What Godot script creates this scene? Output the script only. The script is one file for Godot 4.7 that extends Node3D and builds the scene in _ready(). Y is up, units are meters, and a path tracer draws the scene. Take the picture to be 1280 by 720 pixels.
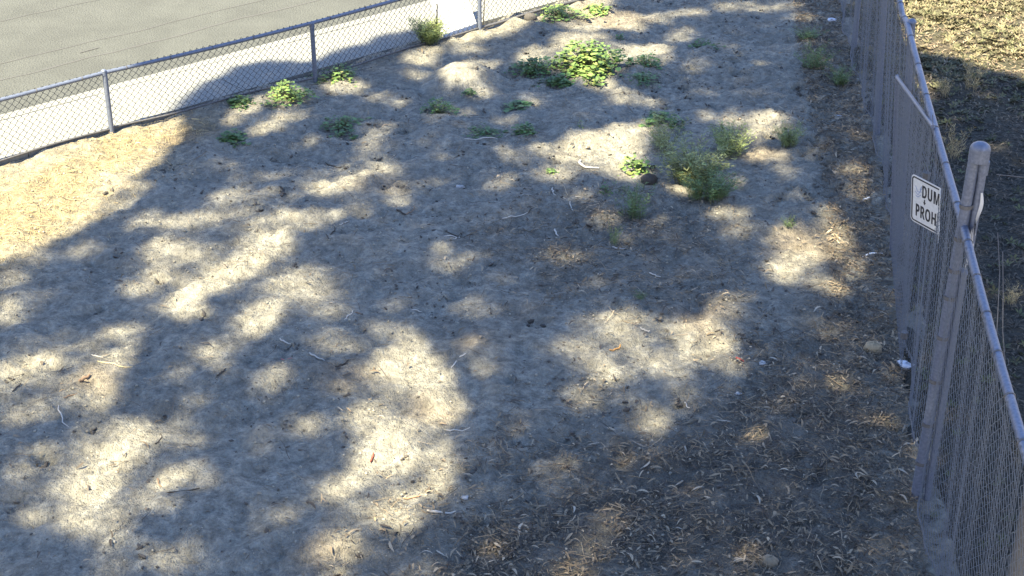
extends Node3D
# A fenced dirt yard under tall eucalyptus, seen from a camera on a pole. y up, metres; the camera stands over x = 0, z = 0 and looks towards -z.

const TO_SUN := Vector3(-0.337, 0.834, 0.437)
const CELL := 0.05            # grid of the canopy's openness over the ground
const MX := -12.0
const MZ := -27.0
const MW := 460
const MH := 500
var openness := PackedFloat32Array()
var rng := RandomNumberGenerator.new()
var rough_noise := FastNoiseLite.new()
var lump_noise := FastNoiseLite.new()
var patch_noise := FastNoiseLite.new()
var pits: Array[Vector4] = []
const HX := -9.6
const HZ := -24.6
const HS := 0.035
var hw := 0
var hh := 0
var heights := PackedFloat32Array()


class Geo:
	var v := PackedVector3Array()
	var n := PackedVector3Array()
	var c := PackedColorArray()
	var i := PackedInt32Array()

	func vert(p: Vector3, normal: Vector3, col := Color.WHITE) -> int:
		v.append(p)
		n.append(normal)
		c.append(col)
		return v.size() - 1

	func tri(a: int, b: int, d: int) -> void:
		# clockwise seen from the side the normals point to
		if (v[b] - v[a]).cross(v[d] - v[a]).dot(n[a] + n[b] + n[d]) > 0.0:
			i.append_array(PackedInt32Array([a, d, b]))
		else:
			i.append_array(PackedInt32Array([a, b, d]))

	func face(pts: Array, col := Color.WHITE, hint := Vector3.ZERO) -> void:
		var normal: Vector3 = (pts[1] - pts[0]).cross(pts[2] - pts[0]).normalized()
		if hint != Vector3.ZERO and normal.dot(hint) < 0.0:
			normal = -normal
		var first := v.size()
		for p in pts:
			vert(p, normal, col)
		for k in range(1, pts.size() - 1):
			tri(first, first + k, first + k + 1)

	func box(mid: Vector3, size: Vector3, basis := Basis(), col := Color.WHITE) -> void:
		for axis in 3:
			for s in [-1.0, 1.0]:
				var a := Vector3.ZERO
				a[axis] = s
				var b := Vector3.ZERO
				b[(axis + 1) % 3] = 1.0
				var d := Vector3.ZERO
				d[(axis + 2) % 3] = 1.0
				var q := []
				for k in [[-1, -1], [1, -1], [1, 1], [-1, 1]]:
					q.append(mid + basis * ((a + b * k[0] + d * k[1]) * size * 0.5))
				face(q, col, basis * a)

	func tube(pts: Array, radii: Array, sides := 8, col := Color.WHITE, caps := true) -> void:
		var rings := []
		var right := Vector3.ZERO
		for k in pts.size():
			var along: Vector3 = (pts[mini(k + 1, pts.size() - 1)] - pts[maxi(k - 1, 0)]).normalized()
			if right == Vector3.ZERO:
				right = along.cross(Vector3.UP if absf(along.y) < 0.9 else Vector3.RIGHT).normalized()
			else:
				right = (right - along * right.dot(along)).normalized()
			var up := along.cross(right)
			var r: float = radii[mini(k, radii.size() - 1)]
			var ring := []
			for s in sides:
				var a := TAU * s / sides
				var out := right * cos(a) + up * sin(a)
				ring.append(vert(pts[k] + out * r, out, col))
			rings.append(ring)
		for k in rings.size() - 1:
			for s in sides:
				var t := (s + 1) % sides
				tri(rings[k][s], rings[k][t], rings[k + 1][t])
				tri(rings[k][s], rings[k + 1][t], rings[k + 1][s])
		if caps:
			for e in [0, pts.size() - 1]:
				var out: Vector3 = (pts[e] - pts[1 if e == 0 else e - 1]).normalized()
				var q := []
				for id in rings[e]:
					q.append(v[id])
				face(q, col, out)

	func wire(pts: PackedVector3Array, r: float) -> void:
		# thin three-sided wire
		var first := v.size()
		for k in pts.size():
			var along := (pts[mini(k + 1, pts.size() - 1)] - pts[maxi(k - 1, 0)]).normalized()
			var right := along.cross(Vector3(0.31, 0.2, 0.93)).normalized()
			var up := along.cross(right)
			for s in 3:
				var a := TAU * s / 3.0
				var out := right * cos(a) + up * sin(a)
				v.append(pts[k] + out * r)
				n.append(out)
				c.append(Color.WHITE)
		for k in pts.size() - 1:
			var b := first + k * 3
			for s in 3:
				var t := (s + 1) % 3
				tri(b + s, b + t, b + 3 + t)
				tri(b + s, b + 3 + t, b + 3 + s)

	func dome(at: Vector3, r: float, tall: float, sides := 14, col := Color.WHITE) -> void:
		var last := []
		for k in 6:
			var a := PI * 0.5 * k / 5.0
			var ring := []
			for s in sides:
				var b := TAU * s / sides
				var out := Vector3(cos(b) * cos(a), sin(a), sin(b) * cos(a))
				ring.append(vert(at + Vector3(out.x * r, out.y * tall, out.z * r), out, col))
			if k:
				for s in sides:
					var t := (s + 1) % sides
					tri(last[s], last[t], ring[t])
					if k < 5:
						tri(last[s], ring[t], ring[s])
			last = ring

	func blob(at: Vector3, size: Vector3, bump: float, r: RandomNumberGenerator, col := Color.WHITE, rows := 6, cols := 9) -> void:
		var grid := []
		for k in rows + 1:
			var a := PI * k / rows - PI / 2.0
			var ring := []
			for s in cols:
				var b := TAU * s / cols
				var out := Vector3(cos(b) * cos(a), sin(a), sin(b) * cos(a))
				ring.append(vert(at + out * size * (1.0 + r.randf_range(-bump, bump)), out, col))
			grid.append(ring)
		for k in rows:
			for s in cols:
				var t := (s + 1) % cols
				tri(grid[k][s], grid[k][t], grid[k + 1][t])
				tri(grid[k][s], grid[k + 1][t], grid[k + 1][s])

	func mesh(smooth := true) -> ArrayMesh:
		var m := ArrayMesh.new()
		var a := []
		a.resize(Mesh.ARRAY_MAX)
		a[Mesh.ARRAY_VERTEX] = v
		a[Mesh.ARRAY_NORMAL] = n
		a[Mesh.ARRAY_COLOR] = c
		a[Mesh.ARRAY_INDEX] = i
		m.add_surface_from_arrays(Mesh.PRIMITIVE_TRIANGLES, a)
		return m


# ---------------------------------------------------------------- naming
func tag(o: Node3D, label := "", category := "", group := "", kind := "") -> Node3D:
	if label:
		o.set_meta("label", label)
	if category:
		o.set_meta("category", category)
	if group:
		o.set_meta("group", group)
	if kind:
		o.set_meta("kind", kind)
	return o


var taken := {}
func numbered(called: String) -> String:
	var k: int = taken.get(called, 0)
	taken[called] = k + 1
	return called if k == 0 else "%s_%03d" % [called, k]


func thing(called: String, at := Vector3.ZERO) -> Node3D:
	var o := Node3D.new()
	o.name = numbered(called)
	o.position = at
	add_child(o, true)
	return o


func piece(called: String, m: Mesh, material: Material, parent: Node3D = null) -> MeshInstance3D:
	var o := MeshInstance3D.new()
	o.name = called if parent else numbered(called)
	o.mesh = m
	o.material_override = material
	if parent:
		var k := 0
		for child in parent.get_children():
			if child.name.begins_with(called) and (str(child.name) == called or str(child.name).trim_prefix(called + "_").is_valid_int()):
				k += 1
		if k:
			o.name = "%s_%03d" % [called, k]
		parent.add_child(o, true)
	else:
		add_child(o, true)
	return o


func scatter(called: String, m: Mesh, material: Material, where: Array, tints: Array, parent: Node3D = null) -> MultiMeshInstance3D:
	var mm := MultiMesh.new()
	mm.transform_format = MultiMesh.TRANSFORM_3D
	mm.use_colors = true
	mm.mesh = m
	mm.instance_count = where.size()
	for k in where.size():
		mm.set_instance_transform(k, where[k])
		mm.set_instance_color(k, tints[k])
	var o := MultiMeshInstance3D.new()
	o.name = called if parent else numbered(called)
	o.multimesh = mm
	o.material_override = material
	o.set_meta("kind", "stuff")
	(parent if parent else self).add_child(o, true)
	return o


# ---------------------------------------------------------------- materials
func noise_texture(seed_: int, freq: float, lo: Color, hi: Color, octaves := 4, size := 512, gain := 0.5) -> NoiseTexture2D:
	var f := FastNoiseLite.new()
	f.seed = seed_
	f.frequency = freq
	f.fractal_gain = gain
	f.fractal_octaves = octaves
	var t := NoiseTexture2D.new()
	t.width = size
	t.height = size
	t.seamless = true
	t.noise = f
	var g := Gradient.new()
	g.set_color(0, lo)
	g.set_color(1, hi)
	t.color_ramp = g
	return t


func normal_texture(seed_: int, freq: float, strength: float, size := 512, gain := 0.5) -> NoiseTexture2D:
	var f := FastNoiseLite.new()
	f.seed = seed_
	f.frequency = freq
	f.fractal_octaves = 5
	f.fractal_gain = gain
	var t := NoiseTexture2D.new()
	t.width = size
	t.height = size
	t.seamless = true
	t.as_normal_map = true
	t.bump_strength = strength
	t.noise = f
	return t


func paint(c: Color, rough := 0.9, metal := 0.0) -> StandardMaterial3D:
	# c in linear values
	var m := StandardMaterial3D.new()
	m.albedo_color = c.linear_to_srgb()
	m.roughness = rough
	m.metallic = metal
	m.cull_mode = BaseMaterial3D.CULL_DISABLED
	return m


func tinted(rough := 0.9) -> StandardMaterial3D:
	var m := paint(Color.WHITE, rough)
	m.vertex_color_use_as_albedo = true
	return m


func worn(m: StandardMaterial3D, tex: Texture2D, scale: float, bump: Texture2D = null, bump_scale := 1.0) -> StandardMaterial3D:
	m.albedo_texture = tex
	m.uv1_triplanar = true
	m.uv1_world_triplanar = true
	m.uv1_scale = Vector3.ONE * scale
	if bump:
		m.normal_enabled = true
		m.normal_texture = bump
		m.normal_scale = bump_scale
	return m


# ---------------------------------------------------------------- the canopy's gaps, by where their sunbeams reach the ground
func sun_gap(x: float, z: float, a: float, b: float, turn: float, open: float) -> void:
	if maxf(a, b) < 0.34:      # a small gap casts a round image of the sun, wider than itself
		a = a * 1.0 + 0.015
		b = b * 1.0 + 0.015
	else:
		a += 0.03
		b += 0.03
	a = maxf(a, 0.07)
	b = maxf(b, 0.07)
	var reach := maxf(a, b) * 1.25 + CELL
	var ca := cos(turn)
	var sa := sin(turn)
	for j in range(maxi(0, int((z - reach - MZ) / CELL)), mini(MH - 1, int((z + reach - MZ) / CELL) + 1)):
		for k in range(maxi(0, int((x - reach - MX) / CELL)), mini(MW - 1, int((x + reach - MX) / CELL) + 1)):
			var dx := MX + k * CELL - x
			var dz := MZ + j * CELL - z
			var e := Vector2((dx * ca + dz * sa) / a, (-dx * sa + dz * ca) / b).length()
			var t := open * (1.0 - smoothstep(0.75, 1.15, e))
			var at := j * MW + k
			openness[at] = 1.0 - (1.0 - openness[at]) * (1.0 - t)


func open_at(x: float, z: float) -> float:
	var k := int((x - MX) / CELL)
	var j := int((z - MZ) / CELL)
	if k < 0 or j < 0 or k >= MW or j >= MH:
		return 1.0
	return openness[j * MW + k]


func canopy_gaps() -> void:
	openness.resize(MW * MH)
	var shade := PackedVector2Array([Vector2(-6.45, -12.92), Vector2(-5.14, -13.71), Vector2(-4.80, -13.93), Vector2(-4.64, -14.76), Vector2(-4.32, -15.42), Vector2(-4.02, -16.31), Vector2(-3.99, -16.99), Vector2(-4.00, -17.55), Vector2(-4.22, -17.90), Vector2(-4.09, -18.43), Vector2(-3.87, -18.96), Vector2(-3.64, -19.51), Vector2(-3.34, -19.63), Vector2(-2.69, -19.60), Vector2(-2.36, -20.12), Vector2(-1.95, -20.49), Vector2(-1.81, -20.80), Vector2(-1.25, -21.01), Vector2(-1.04, -20.29), Vector2(-0.72, -20.35), Vector2(-0.36, -20.56), Vector2(0.00, -20.83), Vector2(0.23, -21.26), Vector2(0.70, -21.74), Vector2(1.22, -21.56), Vector2(1.45, -22.09), Vector2(1.92, -24.09), Vector2(4.77, -25.02), Vector2(6.03, -24.09), Vector2(5.36, -20.39), Vector2(5.76, -20.09), Vector2(6.18, -19.60), Vector2(6.66, -18.84), Vector2(8.24, -17.55), Vector2(5.52, -8.75), Vector2(3.48, -5.06), Vector2(-3.81, -5.06)])
	for j in MH:
		for k in MW:
			openness[j * MW + k] = 0.0 if Geometry2D.is_point_in_polygon(Vector2(MX + k * CELL, MZ + j * CELL), shade) else 1.0
	sun_gap(-4.54, -14.00, 0.33, 0.15, 2.51, 0.50)
	sun_gap(-4.50, -14.88, 0.68, 0.14, 2.23, 0.60)
	sun_gap(-4.14, -15.59, 0.14, 0.12, 1.97, 0.40)
	sun_gap(-3.45, -16.22, 0.12, 0.09, 1.17, 0.35)
	sun_gap(-3.24, -16.20, 0.18, 0.10, 1.94, 0.50)
	sun_gap(-3.09, -15.81, 0.18, 0.10, 1.35, 0.35)
	sun_gap(-3.15, -15.27, 0.23, 0.19, 2.90, 0.70)
	sun_gap(-3.02, -15.53, 0.17, 0.10, 1.98, 0.35)
	sun_gap(-3.94, -14.84, 0.22, 0.13, 1.57, 0.60)
	sun_gap(-3.64, -14.72, 0.26, 0.17, 0.17, 0.80)
	sun_gap(-3.33, -14.80, 0.18, 0.14, 0.30, 0.45)
	sun_gap(-3.97, -14.61, 0.14, 0.09, 1.21, 0.50)
	sun_gap(-3.62, -14.13, 0.26, 0.12, 1.42, 0.60)
	sun_gap(-3.30, -13.93, 0.25, 0.19, 1.97, 0.50)
	sun_gap(-2.90, -14.80, 0.16, 0.11, 1.29, 0.45)
	sun_gap(-2.72, -14.57, 0.16, 0.11, 1.29, 0.70)
	sun_gap(-2.96, -13.38, 0.40, 0.25, 2.02, 0.90)
	sun_gap(-2.70, -13.77, 0.31, 0.16, 1.71, 1.00)
	sun_gap(-2.64, -13.82, 0.37, 0.19, 1.69, 1.00)
	sun_gap(-3.57, -13.50, 0.36, 0.12, 1.89, 0.60)
	sun_gap(-3.64, -13.25, 0.19, 0.10, 1.67, 0.50)
	sun_gap(-3.11, -13.13, 0.22, 0.18, 2.47, 0.80)
	sun_gap(-3.10, -12.78, 0.26, 0.22, 0.67, 0.90)
	sun_gap(-3.74, -13.17, 0.14, 0.10, 1.13, 0.35)
	sun_gap(-4.93, -13.38, 0.28, 0.15, 1.47, 0.45)
	sun_gap(-4.72, -12.65, 0.21, 0.17, 1.27, 0.70)
	sun_gap(-4.59, -12.92, 0.26, 0.17, 1.99, 0.25)
	sun_gap(-4.20, -11.85, 0.24, 0.15, 1.80, 0.80)
	sun_gap(-4.38, -11.55, 0.35, 0.18, 1.28, 0.55)
	sun_gap(-3.68, -11.32, 0.28, 0.16, 1.31, 0.65)
	sun_gap(-3.55, -11.85, 0.25, 0.16, 1.16, 0.75)
	sun_gap(-3.48, -12.15, 0.17, 0.09, 1.26, 0.65)
	sun_gap(-3.68, -12.40, 0.21, 0.16, 2.22, 0.55)
	sun_gap(-3.50, -12.37, 0.14, 0.08, 1.25, 0.45)
	sun_gap(-3.59, -11.56, 0.23, 0.22, 1.66, 0.65)
	sun_gap(-3.52, -11.10, 0.21, 0.12, 1.82, 0.55)
	sun_gap(-2.74, -11.99, 0.25, 0.12, -1.95, 0.70)
	sun_gap(-2.51, -11.64, 0.19, 0.10, -2.26, 0.55)
	sun_gap(-2.56, -12.15, 0.29, 0.10, 1.29, 0.30)
	sun_gap(-2.93, -11.59, 0.17, 0.10, 1.58, 0.25)
	sun_gap(-2.69, -11.19, 0.16, 0.13, 0.57, 0.35)
	sun_gap(-3.20, -10.75, 0.25, 0.20, 2.76, 0.70)
	sun_gap(-2.80, -10.79, 0.18, 0.13, 1.75, 0.45)
	sun_gap(-4.04, -11.00, 0.24, 0.18, 1.85, 0.30)
	sun_gap(-4.25, -10.87, 0.22, 0.08, 1.24, 0.40)
	sun_gap(-3.30, -9.92, 0.36, 0.18, 1.19, 0.90)
	sun_gap(-3.21, -10.32, 0.30, 0.23, 1.58, 0.70)
	sun_gap(-3.12, -10.51, 0.21, 0.16, 0.86, 0.60)
	sun_gap(-2.70, -10.56, 0.21, 0.11, 0.06, 0.55)
	sun_gap(-2.65, -10.05, 0.22, 0.15, 2.02, 0.85)
	sun_gap(-2.37, -9.99, 0.12, 0.08, 1.27, 0.60)
	sun_gap(-2.85, -9.71, 0.15, 0.12, 0.93, 0.70)
	sun_gap(-3.28, -9.51, 0.17, 0.13, 0.81, 0.65)
	sun_gap(-2.99, -9.41, 0.15, 0.12, 0.68, 0.50)
	sun_gap(-2.87, -9.98, 0.12, 0.08, 1.22, 0.30)
	sun_gap(-2.62, -9.63, 0.12, 0.10, 2.81, 0.35)
	sun_gap(-3.67, -9.54, 0.15, 0.10, 1.63, 0.75)
	sun_gap(-3.92, -10.03, 0.17, 0.08, 1.04, 0.40)
	sun_gap(-3.92, -10.32, 0.17, 0.10, 1.67, 0.35)
	sun_gap(-3.91, -9.71, 0.14, 0.06, 1.21, 0.35)
	sun_gap(-3.02, -9.12, 0.19, 0.13, 1.77, 0.45)
	sun_gap(-2.73, -9.13, 0.14, 0.09, 1.20, 0.35)
	sun_gap(-2.91, -8.92, 0.13, 0.08, 0.16, 0.35)
	sun_gap(-2.41, -9.01, 0.17, 0.16, 2.85, 0.40)
	sun_gap(-2.05, -10.51, 0.16, 0.08, 1.37, 0.60)
	sun_gap(-2.52, -12.73, 0.27, 0.12, 1.36, 0.40)
	sun_gap(-2.33, -12.57, 0.32, 0.19, 1.86, 0.65)
	sun_gap(-2.32, -12.44, 0.24, 0.16, 1.76, 0.40)
	sun_gap(-2.25, -12.84, 0.28, 0.11, 1.23, 0.55)
	sun_gap(-2.13, -13.40, 0.24, 0.17, 1.81, 0.50)
	sun_gap(-2.34, -13.21, 0.17, 0.15, 0.97, 0.50)
	sun_gap(-1.97, -13.07, 0.22, 0.17, 1.27, 0.50)
	sun_gap(-1.82, -12.76, 0.17, 0.15, 0.52, 0.25)
	sun_gap(-1.21, -12.87, 0.19, 0.11, 1.46, 0.35)
	sun_gap(-1.24, -12.40, 0.18, 0.12, 1.44, 0.40)
	sun_gap(-0.37, -12.81, 0.19, 0.13, 1.53, 0.72)
	sun_gap(-1.63, -12.14, 0.21, 0.19, 0.93, 0.50)
	sun_gap(-2.05, -11.57, 0.19, 0.13, 1.63, 0.50)
	sun_gap(-2.09, -11.36, 0.22, 0.11, 1.98, 0.30)
	sun_gap(-0.94, -12.23, 0.23, 0.13, -2.19, 0.65)
	sun_gap(-0.85, -11.91, 0.30, 0.16, -1.91, 0.90)
	sun_gap(-0.74, -11.52, 0.38, 0.19, -1.94, 1.00)
	sun_gap(-0.63, -11.18, 0.32, 0.16, -2.24, 1.00)
	sun_gap(-0.96, -11.68, 0.33, 0.16, 1.51, 0.80)
	sun_gap(-0.54, -11.02, 0.17, 0.11, -2.67, 0.80)
	sun_gap(-1.19, -11.52, 0.23, 0.15, 1.43, 0.50)
	sun_gap(-1.08, -11.91, 0.22, 0.14, 1.65, 0.50)
	sun_gap(-1.20, -10.92, 0.30, 0.15, 2.05, 0.65)
	sun_gap(-0.93, -10.75, 0.19, 0.17, 0.28, 0.70)
	sun_gap(-0.78, -10.93, 0.16, 0.15, 0.27, 0.80)
	sun_gap(-1.35, -10.97, 0.16, 0.09, 1.93, 0.35)
	sun_gap(-0.44, -12.08, 0.16, 0.12, 1.51, 0.45)
	sun_gap(-0.25, -12.06, 0.13, 0.11, 1.52, 0.40)
	sun_gap(-0.25, -11.70, 0.18, 0.13, 1.54, 0.50)
	sun_gap(-1.67, -10.79, 0.18, 0.13, 2.68, 0.55)
	sun_gap(-1.53, -11.36, 0.13, 0.11, 1.26, 0.25)
	sun_gap(-2.06, -10.72, 0.10, 0.08, 1.07, 0.35)
	sun_gap(-1.14, -10.39, 0.20, 0.18, 1.87, 1.00)
	sun_gap(-1.31, -9.99, 0.23, 0.14, 1.96, 0.85)
	sun_gap(-0.91, -10.31, 0.25, 0.18, 1.44, 0.85)
	sun_gap(-1.12, -10.16, 0.19, 0.13, 0.08, 0.50)
	sun_gap(-1.40, -9.80, 0.14, 0.12, 0.25, 0.65)
	sun_gap(-1.05, -9.62, 0.21, 0.10, -2.78, 0.75)
	sun_gap(-0.88, -9.45, 0.22, 0.20, 1.11, 0.90)
	sun_gap(-0.81, -9.81, 0.16, 0.12, 1.42, 0.65)
	sun_gap(-0.59, -10.30, 0.30, 0.14, 1.52, 0.60)
	sun_gap(-0.55, -9.88, 0.22, 0.14, 1.50, 0.60)
	sun_gap(-0.58, -10.05, 0.18, 0.10, 1.51, 0.40)
	sun_gap(-1.78, -9.51, 0.18, 0.12, 1.92, 0.60)
	sun_gap(-1.30, -9.11, 0.21, 0.15, 2.26, 0.70)
	sun_gap(-1.34, -8.92, 0.13, 0.10, 0.17, 0.55)
	sun_gap(-1.00, -9.02, 0.13, 0.10, 0.14, 0.35)
	sun_gap(-1.21, -8.78, 0.10, 0.08, 0.21, 0.50)
	sun_gap(-0.72, -8.84, 0.14, 0.12, 0.15, 0.35)
	sun_gap(-1.71, -10.57, 0.10, 0.09, 0.87, 0.20)
	sun_gap(0.47, -12.02, 0.17, 0.12, 1.63, 0.60)
	sun_gap(0.71, -12.44, 0.20, 0.15, 1.67, 0.35)
	sun_gap(0.97, -12.53, 0.23, 0.21, -0.31, 0.50)
	sun_gap(0.78, -11.64, 0.21, 0.17, 1.73, 0.65)
	sun_gap(0.70, -11.93, 0.17, 0.11, 1.65, 0.40)
	sun_gap(1.10, -12.14, 0.24, 0.13, 2.66, 0.50)
	sun_gap(1.29, -11.78, 0.22, 0.16, -2.20, 0.65)
	sun_gap(1.71, -12.36, 0.29, 0.24, 1.24, 0.85)
	sun_gap(1.89, -12.06, 0.20, 0.17, -0.34, 0.65)
	sun_gap(1.58, -11.99, 0.15, 0.14, -0.72, 0.50)
	sun_gap(2.07, -12.81, 0.31, 0.17, 2.09, 0.30)
	sun_gap(0.58, -11.18, 0.21, 0.14, 1.64, 0.60)
	sun_gap(0.90, -11.31, 0.22, 0.17, -0.09, 0.25)
	sun_gap(1.47, -11.44, 0.18, 0.14, 1.83, 0.35)
	sun_gap(1.89, -11.71, 0.17, 0.15, -0.37, 0.35)
	sun_gap(1.18, -10.92, 0.20, 0.16, 1.80, 0.50)
	sun_gap(1.13, -10.74, 0.18, 0.09, -0.02, 0.60)
	sun_gap(1.50, -11.11, 0.16, 0.14, 2.28, 0.25)
	sun_gap(-2.77, -15.90, 0.14, 0.11, 1.11, 0.50)
	sun_gap(-2.73, -15.40, 0.21, 0.13, 1.91, 0.65)
	sun_gap(-2.53, -16.01, 0.14, 0.10, 1.31, 0.40)
	sun_gap(-2.35, -15.29, 0.16, 0.12, 1.85, 0.50)
	sun_gap(-2.13, -15.57, 0.23, 0.15, -2.22, 0.70)
	sun_gap(-1.84, -15.79, 0.26, 0.17, 1.95, 0.85)
	sun_gap(-1.60, -16.06, 0.35, 0.14, 2.06, 0.70)
	sun_gap(-1.37, -16.06, 0.15, 0.13, 0.38, 0.45)
	sun_gap(-1.28, -15.49, 0.30, 0.12, 1.63, 0.45)
	sun_gap(-1.22, -15.19, 0.15, 0.10, 1.46, 0.35)
	sun_gap(-1.64, -16.57, 0.24, 0.19, 1.37, 0.25)
	sun_gap(-2.37, -14.82, 0.20, 0.11, 1.39, 0.65)
	sun_gap(-2.11, -14.70, 0.21, 0.14, 2.00, 0.65)
	sun_gap(-1.88, -14.82, 0.14, 0.11, 1.31, 0.50)
	sun_gap(-2.65, -14.55, 0.18, 0.09, 1.37, 0.55)
	sun_gap(-2.46, -14.20, 0.40, 0.17, 1.68, 1.00)
	sun_gap(-0.11, -15.72, 0.26, 0.12, 1.56, 0.75)
	sun_gap(-0.64, -13.71, 0.19, 0.16, 1.46, 0.55)
	sun_gap(-0.31, -13.95, 0.15, 0.13, 1.48, 0.20)
	sun_gap(-0.70, -14.02, 0.20, 0.15, 0.04, 0.15)
	sun_gap(-0.94, -15.72, 0.20, 0.12, 1.50, 0.15)
	sun_gap(-1.73, -15.09, 0.19, 0.17, 1.06, 0.20)
	sun_gap(-1.86, -14.20, 0.15, 0.11, 1.36, 0.18)
	sun_gap(0.45, -15.95, 0.25, 0.22, 1.67, 0.60)
	sun_gap(0.75, -16.53, 0.39, 0.31, -0.06, 0.80)
	sun_gap(1.25, -16.41, 0.35, 0.26, 1.70, 0.95)
	sun_gap(1.36, -15.95, 0.22, 0.20, -0.36, 0.85)
	sun_gap(1.01, -16.29, 0.26, 0.16, 1.65, 0.50)
	sun_gap(0.75, -15.40, 0.20, 0.19, -0.61, 0.30)
	sun_gap(0.95, -14.94, 0.16, 0.11, 1.67, 0.30)
	sun_gap(0.49, -13.89, 0.20, 0.18, 1.71, 0.38)
	sun_gap(1.87, -15.57, 0.22, 0.18, 1.85, 0.75)
	sun_gap(2.28, -14.92, 0.21, 0.16, -0.18, 0.70)
	sun_gap(2.37, -14.51, 0.26, 0.18, 1.84, 0.35)
	sun_gap(2.82, -16.55, 0.22, 0.16, 1.86, 0.80)
	sun_gap(2.43, -15.83, 0.17, 0.15, -0.59, 0.40)
	sun_gap(3.11, -16.11, 0.26, 0.12, 1.77, 0.50)
	sun_gap(3.87, -16.04, 0.22, 0.12, 2.02, 0.65)
	sun_gap(3.83, -15.49, 0.33, 0.10, 1.79, 0.55)
	sun_gap(3.16, -15.32, 0.17, 0.09, 1.81, 0.40)
	sun_gap(3.36, -14.94, 0.23, 0.14, 1.87, 0.65)
	sun_gap(3.37, -14.32, 0.41, 0.13, 1.71, 0.90)
	sun_gap(2.90, -14.22, 0.38, 0.22, 1.81, 0.55)
	sun_gap(2.70, -13.63, 0.29, 0.17, 1.82, 0.80)
	sun_gap(2.99, -14.00, 0.30, 0.21, 1.92, 0.85)
	sun_gap(3.01, -13.30, 0.21, 0.12, -1.91, 0.80)
	sun_gap(3.17, -13.15, 0.18, 0.10, -1.66, 0.75)
	sun_gap(3.44, -13.63, 0.23, 0.12, 1.83, 0.75)
	sun_gap(3.74, -14.64, 0.14, 0.07, 1.85, 0.35)
	sun_gap(1.50, -18.37, 0.23, 0.13, 1.67, 0.35)
	sun_gap(1.77, -18.20, 0.17, 0.13, 1.77, 0.50)
	sun_gap(2.35, -17.79, 0.22, 0.11, 1.72, 0.45)
	sun_gap(2.66, -17.69, 0.30, 0.15, 1.74, 0.70)
	sun_gap(3.14, -17.55, 0.40, 0.26, 1.83, 0.80)
	sun_gap(2.94, -16.53, 0.25, 0.17, -0.11, 0.85)
	sun_gap(2.93, -17.14, 0.28, 0.16, 1.78, 0.55)
	sun_gap(1.39, -17.14, 0.33, 0.29, 1.84, 0.75)
	sun_gap(3.53, -16.60, 0.22, 0.10, 1.79, 0.35)
	sun_gap(0.27, -20.05, 0.30, 0.22, 1.60, 0.75)
	sun_gap(0.66, -20.22, 0.23, 0.22, 1.82, 0.50)
	sun_gap(0.84, -20.56, 0.31, 0.25, 1.67, 0.80)
	sun_gap(1.12, -20.66, 0.30, 0.24, -0.08, 0.50)
	sun_gap(1.10, -18.93, 0.37, 0.21, -2.00, 0.90)
	sun_gap(1.03, -19.70, 0.61, 0.41, 1.65, 0.85)
	sun_gap(1.42, -19.96, 0.36, 0.24, 1.68, 0.55)
	sun_gap(1.77, -20.22, 0.28, 0.26, 2.33, 0.85)
	sun_gap(1.97, -20.05, 0.43, 0.22, 1.68, 0.50)
	sun_gap(1.38, -18.37, 0.23, 0.22, 2.27, 0.40)
	sun_gap(2.37, -20.80, 0.35, 0.22, 1.73, 0.45)
	sun_gap(2.47, -19.57, 0.26, 0.21, 1.91, 0.25)
	sun_gap(0.91, -20.90, 0.25, 0.18, -0.04, 0.45)
	sun_gap(0.69, -21.34, 0.29, 0.15, -0.01, 0.35)
	sun_gap(1.40, -21.56, 0.49, 0.44, -0.24, 0.95)
	sun_gap(1.15, -21.23, 0.31, 0.22, -0.04, 0.85)
	sun_gap(1.73, -21.23, 0.25, 0.22, -0.18, 0.50)
	sun_gap(2.10, -21.63, 0.27, 0.25, 2.27, 0.50)
	sun_gap(2.59, -21.82, 0.32, 0.26, -0.21, 0.50)
	sun_gap(3.45, -22.09, 0.48, 0.23, -0.04, 0.50)
	sun_gap(4.12, -22.20, 0.24, 0.20, 2.05, 0.60)
	sun_gap(4.21, -21.63, 0.27, 0.22, 2.11, 0.35)
	sun_gap(-1.25, -19.76, 0.24, 0.19, 0.10, 0.85)
	sun_gap(-1.13, -20.09, 0.22, 0.16, 0.06, 0.60)
	sun_gap(-0.58, -20.19, 0.26, 0.17, 0.02, 0.60)
	sun_gap(-0.43, -19.67, 0.26, 0.16, 0.01, 0.50)
	sun_gap(0.16, -19.89, 0.23, 0.16, 1.59, 0.50)
	sun_gap(-0.63, -19.08, 0.39, 0.29, 1.51, 0.95)
	sun_gap(-0.39, -18.63, 0.23, 0.20, 0.07, 0.60)
	sun_gap(-1.75, -18.40, 0.23, 0.15, 1.43, 0.50)
	sun_gap(-1.47, -18.23, 0.23, 0.16, 1.43, 0.40)
	sun_gap(-2.20, -18.81, 0.30, 0.27, 1.00, 0.85)
	sun_gap(-2.97, -17.42, 0.32, 0.19, 2.13, 0.80)
	sun_gap(-3.33, -17.93, 0.37, 0.18, 2.00, 0.65)
	sun_gap(-2.72, -17.77, 0.25, 0.19, 1.23, 0.45)
	sun_gap(-1.58, -17.29, 0.20, 0.18, 0.37, 0.25)
	sun_gap(-1.69, -16.87, 0.27, 0.15, 1.45, 0.35)
	sun_gap(-1.40, -19.79, 0.18, 0.16, 0.31, 0.70)
	sun_gap(-1.27, -19.26, 0.22, 0.15, 1.47, 0.40)
	sun_gap(-2.85, -18.37, 0.30, 0.26, 0.87, 0.80)
	sun_gap(0.27, -18.32, 0.25, 0.20, 1.61, 0.28)
	sun_gap(0.02, -17.55, 0.21, 0.13, 1.57, 0.35)
	sun_gap(0.28, -16.77, 0.17, 0.14, 1.61, 0.50)
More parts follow.
